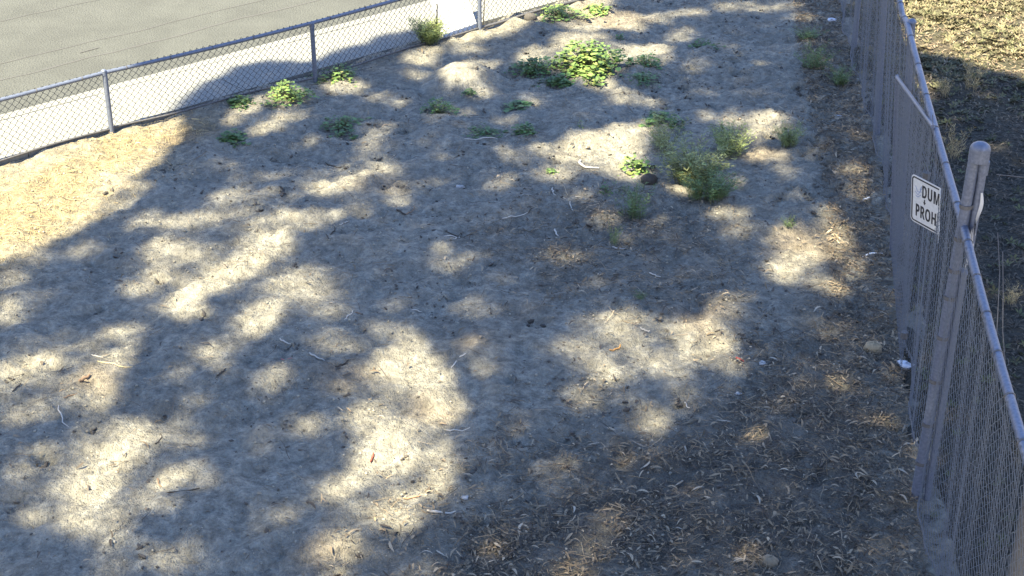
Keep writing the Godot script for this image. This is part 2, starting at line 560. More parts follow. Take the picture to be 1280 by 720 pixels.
	sun_gap(-0.12, -16.65, 0.14, 0.10, 0.01, 0.40)
	sun_gap(0.07, -16.41, 0.21, 0.19, 1.59, 0.28)
	sun_gap(0.97, -16.77, 0.40, 0.38, -0.61, 0.85)
	sun_gap(1.22, -16.55, 0.43, 0.30, 1.69, 0.80)
	sun_gap(1.60, -17.37, 0.22, 0.20, -0.56, 0.60)
	sun_gap(0.40, -10.10, 0.22, 0.14, 1.62, 0.42)
	sun_gap(0.31, -9.93, 0.10, 0.10, -0.31, 0.35)
	sun_gap(0.90, -10.27, 0.13, 0.10, 1.76, 0.35)
	sun_gap(1.17, -10.38, 0.14, 0.13, -0.27, 0.18)
	sun_gap(0.73, -9.51, 0.22, 0.09, 1.64, 0.45)
	sun_gap(0.43, -8.80, 0.14, 0.09, -0.03, 0.85)
	sun_gap(0.59, -9.02, 0.09, 0.08, -0.19, 0.35)
	sun_gap(0.50, -9.12, 0.12, 0.11, -0.15, 0.30)
	sun_gap(4.74, -13.12, 0.16, 0.09, 1.98, 0.60)
	sun_gap(5.26, -18.66, 0.60, 0.20, 1.83, 0.50)
	sun_gap(-3.03, -14.04, 1.19, 0.76, 1.82, 0.19)
	sun_gap(-0.97, -11.25, 0.85, 0.46, -1.95, 0.14)
	sun_gap(-3.30, -10.05, 0.83, 0.50, 1.36, 0.15)
	sun_gap(-4.11, -11.65, 0.67, 0.50, 1.90, 0.14)
	sun_gap(1.17, -12.08, 0.77, 0.58, -0.10, 0.14)
	sun_gap(-1.00, -9.89, 0.65, 0.53, 1.35, 0.15)
	sun_gap(1.09, -19.83, 0.83, 0.79, -0.67, 0.14)
	sun_gap(0.88, -16.43, 0.56, 0.52, -0.26, 0.14)
	sun_gap(3.02, -14.00, 0.81, 0.46, 1.63, 0.14)
	sun_gap(-1.98, -13.08, 0.67, 0.46, 1.35, 0.09)
	sun_gap(-1.81, -15.86, 0.69, 0.51, 2.33, 0.11)


# ---------------------------------------------------------------- the ground's shape
const LEFT_A := Vector2(-4.82, -17.17)
const LEFT_DIR := Vector2(0.736, -0.677)
const LEFT_OUT := Vector2(-0.677, -0.736)

func left_out(x: float, z: float) -> float:      # metres beyond the street fence
	return (Vector2(x, z) - LEFT_A).dot(LEFT_OUT)


func right_plane(t: float) -> Vector2:
	return Vector2(3.163 + 0.1383 * t, -9.678 - 0.9904 * t)


func right_base(t: float) -> Vector2:
	return right_plane(t) + Vector2(0.17 * sin(PI * clampf(t / 11.0, 0.0, 1.0)), 0.0)


func right_out(x: float, z: float) -> float:     # metres beyond the right fence
	var t := (-9.678 - z) / 0.9904
	return x - right_base(t).x


func shape_at(x: float, z: float) -> float:
	var h := lump_noise.get_noise_2d(x * 0.9, z * 0.9) * 0.07 + lump_noise.get_noise_2d(x * 3.2 + 40.0, z * 3.2) * 0.05 + rough_noise.get_noise_2d(x * 5.0 + 12.0, z * 5.0) * 0.03
	h += rough_noise.get_noise_2d(x * 10.0, z * 10.0) * 0.022
	var track := rough_noise.get_noise_2d((x * 0.8 + z * 0.6) * 14.0, (x * -0.6 + z * 0.8) * 1.6 + 90.0)
	h += track * 0.014
	return h


func ground_y(x: float, z: float) -> float:
	var k := int((x - HX) / HS)
	var j := int((z - HZ) / HS)
	if k < 0 or j < 0 or k >= hw or j >= hh:
		return 0.0
	return heights[j * hw + k]


func inside(x: float, z: float, p: PackedVector2Array) -> bool:
	return Geometry2D.is_point_in_polygon(Vector2(x, z), p)


var litter_zone := PackedVector2Array([Vector2(-0.77, -8.23), Vector2(-0.61, -9.42), Vector2(0.00, -10.05), Vector2(0.33, -10.39), Vector2(0.80, -10.81), Vector2(1.72, -10.63), Vector2(2.15, -11.79), Vector2(3.01, -12.23), Vector2(3.53, -13.50), Vector2(4.04, -16.08), Vector2(4.30, -18.37), Vector2(4.54, -20.90), Vector2(4.80, -20.22), Vector2(4.34, -16.55), Vector2(3.82, -12.84), Vector2(2.85, -8.07)])
var litter_zone_2 := PackedVector2Array([Vector2(0.36, -15.64), Vector2(1.32, -15.42), Vector2(2.22, -14.80), Vector2(2.49, -13.17), Vector2(1.98, -12.76), Vector2(0.00, -13.00), Vector2(-0.17, -14.22)])
var straw_zone := PackedVector2Array([Vector2(-5.24, -12.53), Vector2(-5.13, -13.68), Vector2(-4.80, -14.22), Vector2(-4.44, -14.80), Vector2(-3.88, -16.79), Vector2(-3.34, -17.55), Vector2(-4.07, -17.82), Vector2(-4.82, -17.17), Vector2(-5.83, -16.04), Vector2(-6.50, -15.32)])


func soft_zone(x: float, z: float, p: PackedVector2Array, reach: float) -> float:
	# share of a ring of points round (x, z), pushed about by noise, that lies in the zone
	var wx := x + patch_noise.get_noise_2d(x * 1.7, z * 1.7) * 0.5
	var wz := z + patch_noise.get_noise_2d(x * 1.7 + 70.0, z * 1.7) * 0.5
	var s := 0.0
	for k in 6:
		if inside(wx + cos(k * 1.047) * reach, wz + sin(k * 1.047) * reach, p):
			s += 1.0 / 6.0
	return s


func make_yard() -> void:
	hw = int(15.4 / HS)
	hh = int(18.2 / HS)
	heights.resize(hw * hh)
	var g := Geo.new()
	var bare := Color(0.53, 0.50, 0.405)
	var straw := Color(0.52, 0.41, 0.22)
	var duff := Color(0.11, 0.092, 0.07)
	for j in hh:
		var z := HZ + j * HS
		for k in hw:
			var x := HX + k * HS
			var y := shape_at(x, z)
			heights[j * hw + k] = y
	for p in pits:                                  # old footprints and hollows
		var reach := p.z * 1.6
		for j in range(maxi(0, int((p.y - reach - HZ) / HS)), mini(hh, int((p.y + reach - HZ) / HS) + 1)):
			for k in range(maxi(0, int((p.x - reach - HX) / HS)), mini(hw, int((p.x + reach - HX) / HS) + 1)):
				var e := Vector2(HX + k * HS - p.x, HZ + j * HS - p.y).length() / p.z
				heights[j * hw + k] -= p.w * (1.0 - smoothstep(0.3, 1.0, e)) - p.w * 0.35 * smoothstep(0.8, 1.1, e) * (1.0 - smoothstep(1.1, 1.6, e))
	var tone := PackedColorArray()
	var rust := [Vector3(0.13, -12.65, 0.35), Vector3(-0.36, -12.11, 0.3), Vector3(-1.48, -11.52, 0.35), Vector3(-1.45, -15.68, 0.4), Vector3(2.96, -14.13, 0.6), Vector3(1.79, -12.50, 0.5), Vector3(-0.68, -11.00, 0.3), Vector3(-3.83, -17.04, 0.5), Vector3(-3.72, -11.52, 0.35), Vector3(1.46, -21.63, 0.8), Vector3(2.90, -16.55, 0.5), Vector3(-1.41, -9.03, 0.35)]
	var cw := int(hw / 6.0) + 2
	for j in range(0, hh + 6, 6):
		for k in range(0, cw * 6, 6):
			var x := HX + k * HS
			var z := HZ + j * HS
			var c := bare * (1.0 + 0.16 * patch_noise.get_noise_2d(x * 0.8, z * 0.8))
			c = c.lerp(straw, 0.8 * soft_zone(x, z, straw_zone, 0.35))
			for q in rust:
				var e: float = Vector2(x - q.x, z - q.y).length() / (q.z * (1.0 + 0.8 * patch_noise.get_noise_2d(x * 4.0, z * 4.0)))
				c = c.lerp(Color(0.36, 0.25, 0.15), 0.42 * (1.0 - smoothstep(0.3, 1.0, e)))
			c = c.lerp(duff, 0.65 * soft_zone(x, z, litter_zone, 0.6))
			c = c.lerp(duff, 0.3 * soft_zone(x, z, litter_zone_2, 0.3))
			tone.append(c)
	for j in hh:
		var z := HZ + j * HS
		for k in hw:
			var x := HX + k * HS
			var at := j * hw + k
			var y := heights[at]
			y = lerpf(y, -0.3, smoothstep(0.02, 0.25, left_out(x, z)))
			y = lerpf(y, -0.3, smoothstep(0.12, 0.4, right_out(x, z)))
			heights[at] = y
	for j in hh:
		for k in hw:
			var at := j * hw + k
			var l := heights[at - 1] if k > 0 else heights[at]
			var r := heights[at + 1] if k < hw - 1 else heights[at]
			var u := heights[at - hw] if j > 0 else heights[at]
			var d := heights[at + hw] if j < hh - 1 else heights[at]
			var fk := k / 6.0
			var fj := j / 6.0
			var k0 := int(fk)
			var j0 := int(fj)
			var top: Color = tone[j0 * cw + k0].lerp(tone[j0 * cw + k0 + 1], fk - k0)
			var low: Color = tone[mini(j0 + 1, tone.size() / cw - 1) * cw + k0].lerp(tone[mini(j0 + 1, tone.size() / cw - 1) * cw + k0 + 1], fk - k0)
			g.v.append(Vector3(HX + k * HS, heights[at], HZ + j * HS))
			g.n.append(Vector3(l - r, 2.0 * HS, u - d).normalized())
			g.c.append(top.lerp(low, fj - j0))
	for j in hh - 1:
		for k in hw - 1:
			var a := j * hw + k
			if g.v[a].y < -0.29 and g.v[a + hw + 1].y < -0.29:
				continue
			g.i.append_array(PackedInt32Array([a, a + 1, a + hw, a + 1, a + hw + 1, a + hw]))
	var m := worn(tinted(0.95), noise_texture(3, 0.016, Color(0.42, 0.42, 0.43), Color(1, 1, 1), 8, 1024, 0.8), 0.42, normal_texture(5, 0.025, 16.0, 1024, 0.8), 1.5)
	m.detail_enabled = true
	m.detail_albedo = noise_texture(9, 0.012, Color(0.82, 0.81, 0.80), Color(1, 1, 1), 4, 512)
	m.detail_blend_mode = BaseMaterial3D.BLEND_MODE_MUL
	m.detail_uv_layer = BaseMaterial3D.DETAIL_UV_1
	tag(piece("dirt_yard", g.mesh(), m), "bare grey sandy dirt of the fenced yard", "", "", "structure")


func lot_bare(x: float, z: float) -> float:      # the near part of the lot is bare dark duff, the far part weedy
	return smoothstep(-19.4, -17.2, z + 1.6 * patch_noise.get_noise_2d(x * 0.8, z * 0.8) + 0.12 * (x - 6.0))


func make_lot() -> void:
	var g := Geo.new()
	var s := 0.08
	var w := 170
	var h := 240
	for j in h:
		for k in w:
			var x := 2.2 + k * s
			var z := -25.0 + j * s
			var y := lump_noise.get_noise_2d(x * 1.2, z * 1.2 + 30.0) * 0.08 + rough_noise.get_noise_2d(x * 5.0, z * 5.0) * 0.03
			y = lerpf(-0.3, y, smoothstep(-0.25, 0.02, right_out(x, z)))
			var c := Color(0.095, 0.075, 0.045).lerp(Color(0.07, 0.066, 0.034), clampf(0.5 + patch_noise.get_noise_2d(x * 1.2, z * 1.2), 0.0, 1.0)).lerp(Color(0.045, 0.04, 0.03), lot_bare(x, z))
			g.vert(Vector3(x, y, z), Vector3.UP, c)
	for j in h - 1:
		for k in w - 1:
			var a := j * w + k
			g.i.append_array(PackedInt32Array([a, a + 1, a + w, a + 1, a + w + 1, a + w]))
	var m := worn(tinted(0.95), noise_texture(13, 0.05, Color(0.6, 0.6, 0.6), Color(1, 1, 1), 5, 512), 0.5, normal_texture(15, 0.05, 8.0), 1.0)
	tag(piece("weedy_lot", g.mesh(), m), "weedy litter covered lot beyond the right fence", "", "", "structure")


func make_street() -> void:
	var along := Vector3(LEFT_DIR.x, 0, LEFT_DIR.y)
	var out := Vector3(LEFT_OUT.x, 0, LEFT_OUT.y)
	var mid := Vector3(LEFT_A.x, 0, LEFT_A.y)
	var turn := Basis(along, Vector3.UP, -out)
	# the far plain
	var plain := Geo.new()
	plain.face([Vector3(-600, -0.32, -600), Vector3(600, -0.32, -600), Vector3(600, -0.32, 600), Vector3(-600, -0.32, 600)], Color.WHITE, Vector3.UP)
	tag(piece("ground", plain.mesh(), worn(paint(Color(0.3, 0.26, 0.19)), noise_texture(31, 0.02, Color(0.75, 0.75, 0.75), Color(1, 1, 1)), 0.1)), "dry ground around the yard", "", "", "structure")
	# the road: a sheet with fine cracks of tar
	var concrete := worn(paint(Color(0.235, 0.235, 0.22), 0.9), noise_texture(33, 0.04, Color(0.8, 0.8, 0.79), Color(1, 1, 1), 5), 0.7, normal_texture(34, 0.1, 3.0), 0.5)
	var road := tag(thing("road"), "worn pale grey asphalt road beyond the sidewalk", "", "", "structure")
	var g := Geo.new()
	g.box(mid + out * (1.42 + 5.5) + Vector3(0, -0.2, 0) + along * 2.0, Vector3(70, 0.2, 11.0), turn)
	var asphalt := worn(paint(Color(0.092, 0.096, 0.087), 0.95), noise_texture(41, 0.08, Color(0.78, 0.78, 0.78), Color(1, 1, 1), 5, 1024), 0.3, normal_texture(42, 0.2, 5.0), 0.6)
	asphalt.detail_enabled = true
	asphalt.detail_albedo = noise_texture(44, 0.006, Color(0.86, 0.86, 0.86), Color(1, 1, 1), 6, 512, 0.65)
	asphalt.detail_blend_mode = BaseMaterial3D.BLEND_MODE_MUL
	piece("asphalt", g.mesh(), asphalt, road)
	var tar := paint(Color(0.07, 0.068, 0.065), 0.8)
	for line in [[2.83, 0.028], [3.4, 0.02], [5.1, 0.02], [7.0, 0.05]]:
		var s := Geo.new()
		var last := []
		for k in 240:
			var q: Vector3 = mid + along * (-12.0 + k * 0.1) + out * (line[0] + lump_noise.get_noise_2d(k * 0.12, line[0] * 9.0) * 0.07) + Vector3(0, -0.096, 0)
			var half: float = line[1] * (0.5 + 0.25 * rough_noise.get_noise_2d(k * 3.0, line[0] * 31.0))
			var now := [s.vert(q - out * half, Vector3.UP), s.vert(q + out * half, Vector3.UP)]
			if last:
				s.tri(last[0], last[1], now[1])
				s.tri(last[0], now[1], now[0])
			last = now
		piece("tar_seam", s.mesh(), tar, road)
	for crack in [[-2.2, 2.2, 0.35, 0.1], [-1.2, 4.3, 0.4, -0.1], [1.4, 3.1, 0.3, 0.05]]:
		var s := Geo.new()
		var q: Vector3 = mid + along * crack[0] + out * crack[1] + Vector3(0, -0.094, 0)
		s.box(q, Vector3(crack[2], 0.004, 0.025), turn * Basis(Vector3.UP, crack[3]))
		piece("tar_patch", s.mesh(), tar, road)
	# gutter joint and curb
	var curb := tag(thing("curb"), "pale concrete curb along the road", "", "", "structure")
	for k in 12:
		var c := Geo.new()
		c.box(mid + along * (-10.5 + k * 3.0) + out * 1.31 + Vector3(0, -0.088, 0), Vector3(2.985, 0.2, 0.17), turn)
		piece("curb_stone", c.mesh(), concrete, curb)
	var seam := Geo.new()
	seam.box(mid + along * 6.0 + out * 1.215 + Vector3(0, -0.1, 0), Vector3(36, 0.2, 0.02), turn)
	piece("dirt_joint", seam.mesh(), paint(Color(0.09, 0.08, 0.065)), curb)
	var walk := tag(thing("sidewalk"), "sunlit pale concrete sidewalk along the street fence", "", "", "structure")
	for k in 20:
		var c := Geo.new()
		c.box(mid + along * (-9.3 + k * 1.5) + out * 0.635 + Vector3(0, -0.085 + 0.004 * sin(k * 2.7), 0), Vector3(1.49, 0.2, 1.135), turn)
		piece("slab", c.mesh(), concrete, walk)


# ---------------------------------------------------------------- fences
var steel: StandardMaterial3D
var dull_steel: StandardMaterial3D
var wire_steel: StandardMaterial3D
var dark_wire: StandardMaterial3D

func chain_link(base: Callable, top: Callable, length: float, r: float, tall: float, w := 0.0355) -> ArrayMesh:
	# zigzag wires hooked into one another, between a bottom line and a top line
	var g := Geo.new()
	for i in int(length / w):
		var steps := int(tall / w)
		var pts := PackedVector3Array()
		for j in steps + 1:
			var side := (i + j) % 2
			var u := (i + (1.05 if side == 1 else -0.05)) * w
			var a: Vector3 = base.call(u)
			var b: Vector3 = top.call(u)
			var out := (b - a).cross(Vector3(1, 0, 0) if absf((b - a).x) < 0.0 else Vector3(0, 0, 1)).normalized()
			pts.append(a.lerp(b, float(j) / steps) + out * r * (1.0 if j % 2 else -1.0))
		g.wire(pts, r)
	return g.mesh()


func make_left_fence() -> void:
	var o := tag(thing("chain_link_fence", Vector3(LEFT_A.x, 0, LEFT_A.y)), "low chain link fence along the sidewalk with round grey top rail", "fence")
	var spots: Array[Vector2] = [LEFT_A - LEFT_DIR * 5.8, LEFT_A - LEFT_DIR * 2.9, LEFT_A, Vector2(-2.57, -18.96), Vector2(-0.46, -20.98), Vector2(1.7, -22.9)]
	var tall := [0.8, 0.8, 0.78, 0.80, 0.82, 0.84]
	var at := o.position
	for k in spots.size():
		var p := Vector3(spots[k].x, ground_y(spots[k].x, spots[k].y), spots[k].y) - at
		var g := Geo.new()
		g.tube([p + Vector3(0, -0.2, 0), p + Vector3(0.004 * (k % 3), tall[k] - 0.02, 0)], [0.03], 10)
		g.tube([p + Vector3(0, tall[k] - 0.05, 0), p + Vector3(0, tall[k] - 0.005, 0)], [0.036], 10)
		g.dome(p + Vector3(0, tall[k] - 0.005, 0), 0.036, 0.025, 10)
		piece("post", g.mesh(), steel, o)
	for k in spots.size() - 1:
		var a := Vector3(spots[k].x, 0, spots[k].y) - at
		var b := Vector3(spots[k + 1].x, 0, spots[k + 1].y) - at
		var ha: float = tall[k] - 0.03
		var hb: float = tall[k + 1] - 0.03
		var g := Geo.new()
		var pts := []
		for s in 9:
			var f := s / 8.0
			pts.append(a.lerp(b, f) + Vector3(0, lerpf(ha, hb, f) - 0.012 * sin(PI * f), 0))
		g.tube(pts, [0.024], 10)
		piece("top_rail", g.mesh(), steel, o)
		var bottom := Geo.new()
		pts = []
		for s in 13:
			var f := s / 12.0
			pts.append(a.lerp(b, f) + Vector3(0, 0.045 + 0.012 * sin(f * 9.0 + k), 0))
		bottom.tube(pts, [0.013 if k < 4 else 0.022], 6)
		piece("bottom_rail", bottom.mesh(), dull_steel, o)
		var flat := (b - a).normalized()
		var span := (b - a).length()
		var base := func(u: float) -> Vector3: return a + flat * u + Vector3(0, 0.03, 0)
		var top := func(u: float) -> Vector3: return a + flat * u + Vector3(0, lerpf(ha, hb, u / span) + 0.03, 0)
		piece("wire_mesh", chain_link(base, top, span, 0.0046, 0.8, 0.044), dark_wire, o)
		for s in 5:
			var ties := Geo.new()
			var f := (s + 0.5) / 5.0
			var q: Vector3 = a.lerp(b, f) + Vector3(0, lerpf(ha, hb, f) - 0.012 * sin(PI * f), 0)
			ties.tube([q - flat * 0.006, q + flat * 0.006], [0.029], 8)
			piece("tie_wire", ties.mesh(), dull_steel, o)


func make_right_fence() -> void:
	var origin := Vector3(3.163, 0, -9.678)
	var o := tag(thing("chain_link_fence", origin), "tall sagging chain link fence along the right side of the yard", "fence")
	var stops := [-5.9, -2.98, 0.0, 4.5, 7.5, 10.5, 13.5]
	for k in stops.size():
		var t: float = stops[k]
		if absf(t) < 0.01:
			continue
		var b := right_base(t)
		var p := right_plane(t)
		var g := Geo.new()
		var lo := Vector3(b.x, -0.2, b.y) - origin + Vector3(0.05, 0, 0)
		var hi := Vector3(p.x, 2.36, p.y) - origin + Vector3(0.04, 0, 0)
		g.tube([lo, hi], [0.036 if k != 1 else 0.05], 12)
		g.dome(hi, 0.045 if k != 1 else 0.06, 0.04, 12)
		piece("post", g.mesh(), steel if k != 1 else dull_steel, o)
	for k in stops.size() - 1:
		var t0: float = stops[k]
		var t1: float = stops[k + 1]
		var pts := []
		for s in 13:
			var f := s / 12.0
			var t := lerpf(t0, t1, f)
			var p := right_plane(t)
			var dent := 0.05 * exp(-pow((t - 5.0) / 0.25, 2.0))
			pts.append(Vector3(p.x, 2.34 - 0.025 * sin(PI * f) - dent, p.y) - origin)
		var g := Geo.new()
		g.tube(pts, [0.03], 12)
		piece("top_rail", g.mesh(), steel, o)
		for s in range(1, 12, 2):
			var ties := Geo.new()
			var q: Vector3 = pts[s]
			ties.tube([q - Vector3(0.001, 0, 0.008), q + Vector3(0.001, 0, 0.008)], [0.035], 10)
			piece("tie_wire", ties.mesh(), dull_steel, o)
		var span := t1 - t0
		var base := func(u: float) -> Vector3:
			var t := t0 + u
			var b := right_base(t)
			var wave := 0.03 * sin(t * 4.3) + 0.012 * sin(t * 12.7 + 1.0)
			return Vector3(b.x + wave - 0.02, 0.02 + 0.02 * sin(t * 3.1), b.y) - origin
		var top := func(u: float) -> Vector3:
			var t := t0 + u
			var p := right_plane(t)
			return Vector3(p.x - 0.035 + 0.008 * sin(t * 13.1), 2.36, p.y) - origin
		piece("wire_mesh", chain_link(base, top, span, 0.0023, 2.34, 0.038), wire_steel, o)
		var low := Geo.new()
		var line := []
		for s in 25:
			line.append(base.call(span * s / 24.0) + Vector3(-0.006, 0.05, 0))
		low.tube(line, [0.006], 5)
		piece("tension_wire", low.mesh(), dull_steel, o)
	# the double gate post near the camera
	var post := tag(thing("gate_post", Vector3(3.11, 0, -9.68)), "tall grey double gate post with domed cap and torn white tape", "post")
	var g := Geo.new()
	g.tube([Vector3(0, -0.3, 0), Vector3(0.055, 2.91, 0.0)], [0.042, 0.038], 16)
	piece("main_pipe", g.mesh(), steel, post)
	g = Geo.new()
	g.tube([Vector3(0.085, -0.1, 0.02), Vector3(0.1, 1.98, 0.02)], [0.026], 12)
	g.dome(Vector3(0.1, 1.98, 0.02), 0.033, 0.04, 12)
	piece("gate_upright", g.mesh(), steel, post)
	g = Geo.new()
	g.tube([Vector3(0.115, 2.12, 0.01), Vector3(0.125, 2.86, 0.0)], [0.031], 12)
	g.tube([Vector3(0.124, 2.74, 0.0), Vector3(0.126, 2.84, 0.0)], [0.04], 12)
	piece("upper_pipe", g.mesh(), steel, post)
	g = Geo.new()
	g.tube([Vector3(0.085, 2.84, 0), Vector3(0.086, 2.935, 0)], [0.07, 0.07], 20)
	g.dome(Vector3(0.086, 2.93, 0), 0.07, 0.05, 20)
	piece("domed_cap", g.mesh(), steel, post)
	for y in [0.35, 0.7, 1.08, 1.45, 1.78, 2.0, 2.25, 2.5]:
		var band := Geo.new()
		var x: float = 0.055 * y / 2.86
		band.tube([Vector3(x, y - 0.014, 0), Vector3(x, y + 0.014, 0)], [0.046], 16)
		band.box(Vector3(x + 0.06, y, 0.015), Vector3(0.05, 0.026, 0.012))
		piece("tension_band", band.mesh(), dull_steel, post)
	var tape := Geo.new()
	for strip in 3:
		var last := []
		for s in 12:
			var f := s / 11.0
			var q := Vector3(0.128 - 0.012 * strip + 0.008 * sin(f * 7.0 + strip * 2.0), 2.62 - 0.13 * strip - f * 0.33, 0.048 + 0.01 * sin(f * 5.0 + strip))
			var half := 0.012 * (0.5 + 0.5 * sin(PI * f)) * (1.2 - 0.2 * strip)
			var turn := Vector3(cos(f * 2.2 + strip), 0.15, sin(f * 2.2 + strip)) * half
			var now := [tape.vert(q - turn, Vector3(0, 0.1, 1)), tape.vert(q + turn, Vector3(0, 0.1, 1))]
			if last:
				tape.tri(last[0], last[1], now[1])
				tape.tri(last[0], now[1], now[0])
			last = now
	piece("torn_tape", tape.mesh(), paint(Color(0.55, 0.53, 0.5)), post)
	# a gate leaf folded back inside the fence, its free end sagging
	var leaf := tag(thing("folded_gate", Vector3(right_plane(1.83).x, 0, right_plane(1.83).y)), "sagging chain link gate leaf folded back against the tall fence", "gate")
	var hinge := Vector3(-0.03, 0, 0)
	var f2 := right_plane(4.25) - right_plane(1.83)
	var free := Vector3(f2.x - 0.07, 0, f2.y)
	var sag := func(f: float) -> float: return lerpf(2.36, 1.9, f)
	g = Geo.new()
	g.tube([hinge + Vector3(0, 2.36, 0), hinge.lerp(free, 0.5) + Vector3(0, 2.13, 0), free + Vector3(0, 1.9, 0)], [0.018], 10)
	piece("top_bar", g.mesh(), steel, leaf)
	g = Geo.new()
	g.tube([free + Vector3(0.16, 0.06, 0), free + Vector3(0, 1.92, 0)], [0.018], 10)
	piece("free_upright", g.mesh(), steel, leaf)
	var gl := (free - hinge).length()
	var gb := func(u: float) -> Vector3: return hinge.lerp(free, u / gl) + Vector3(0.02 + 0.14 * u / gl, 0.05, 0)
	var gt := func(u: float) -> Vector3: return hinge.lerp(free, u / gl) + Vector3(0.0, sag.call(u / gl), 0)
	piece("wire_mesh", chain_link(gb, gt, gl, 0.002, 2.1, 0.038), wire_steel, leaf)
	for hy in [0.4, 1.9]:
		g = Geo.new()
		g.tube([hinge + Vector3(0, hy, 0), hinge + Vector3(0, hy + 0.06, 0)], [0.03], 10)
		piece("hinge", g.mesh(), dull_steel, leaf)
	# loose strands hanging outside the fence
	for k in 4:
		var strand := Geo.new()
		var pts := []
		var a: Vector3 = [Vector3(3.35, 2.72, -9.75), Vector3(3.38, 2.3, -9.7), Vector3(3.4, 2.2, -9.6), Vector3(3.3, 2.55, -11.3)][k]
		var b: Vector3 = [Vector3(5.2, 2.65, -10.1), Vector3(3.42, 0.7, -8.4), Vector3(3.62, 0.5, -8.5), Vector3(3.5, 1.2, -9.9)][k]
		for s in 9:
			var f := s / 8.0
			pts.append(a.lerp(b, f) + Vector3(0.03 * sin(f * 8.0 + k), -0.1 * sin(PI * f), 0.03 * cos(f * 6.0)))
		strand.tube(pts, [0.0035], 5)
		tag(piece("loose_wire", strand.mesh(), dull_steel), ["thin loose wire stretched right from the gate post cap", "loose wire hanging close along the outside of the near fence rail", "loose wire hanging farther out from the near fence rail", "loose wire drooping outside the fence near the dumping sign"][k], "wire")


func lettering(words: String, size: float, depth: float, bold := true) -> TextMesh:
	var f := SystemFont.new()
	f.font_names = PackedStringArray(["Droid Sans"])
	f.font_weight = 700 if bold else 400
	var m := TextMesh.new()
	m.text = words
	m.font = f
	m.font_size = 64
	m.pixel_size = size / 64.0
	m.depth = depth
	m.horizontal_alignment = HORIZONTAL_ALIGNMENT_LEFT
	return m


func rounded(g: Geo, mid: Vector3, w: float, h: float, r: float, thick: float, col := Color.WHITE, left_only := false) -> void:
	# a plate in x and y with rounded corners, its face towards +z
	var ring := []
	for q in 4:
		var cx := (w / 2 - r) * (1 if q in [0, 3] else -1)
		var cy := (h / 2 - r) * (1 if q < 2 else -1)
		var sharp := left_only and q in [0, 3]
		for s in 5:
			var a := PI / 2 * (q + s / 4.0)
			ring.append(mid + (Vector3((w / 2) * (1 if q in [0, 3] else -1), (h / 2) * (1 if q < 2 else -1), 0) if sharp else Vector3(cx + cos(a) * r, cy + sin(a) * r, 0)))
			if sharp:
				break
	var front := []
	var back := []
	for p in ring:
		front.append(p + Vector3(0, 0, thick / 2))
		back.append(p - Vector3(0, 0, thick / 2))
	g.face(front, col, Vector3(0, 0, 1))
	g.face(back, col, Vector3(0, 0, -1))
	for k in ring.size():
		var t := (k + 1) % ring.size()
		g.face([front[k], front[t], back[t], back[k]], col, (ring[k] + ring[t]) / 2 - mid)


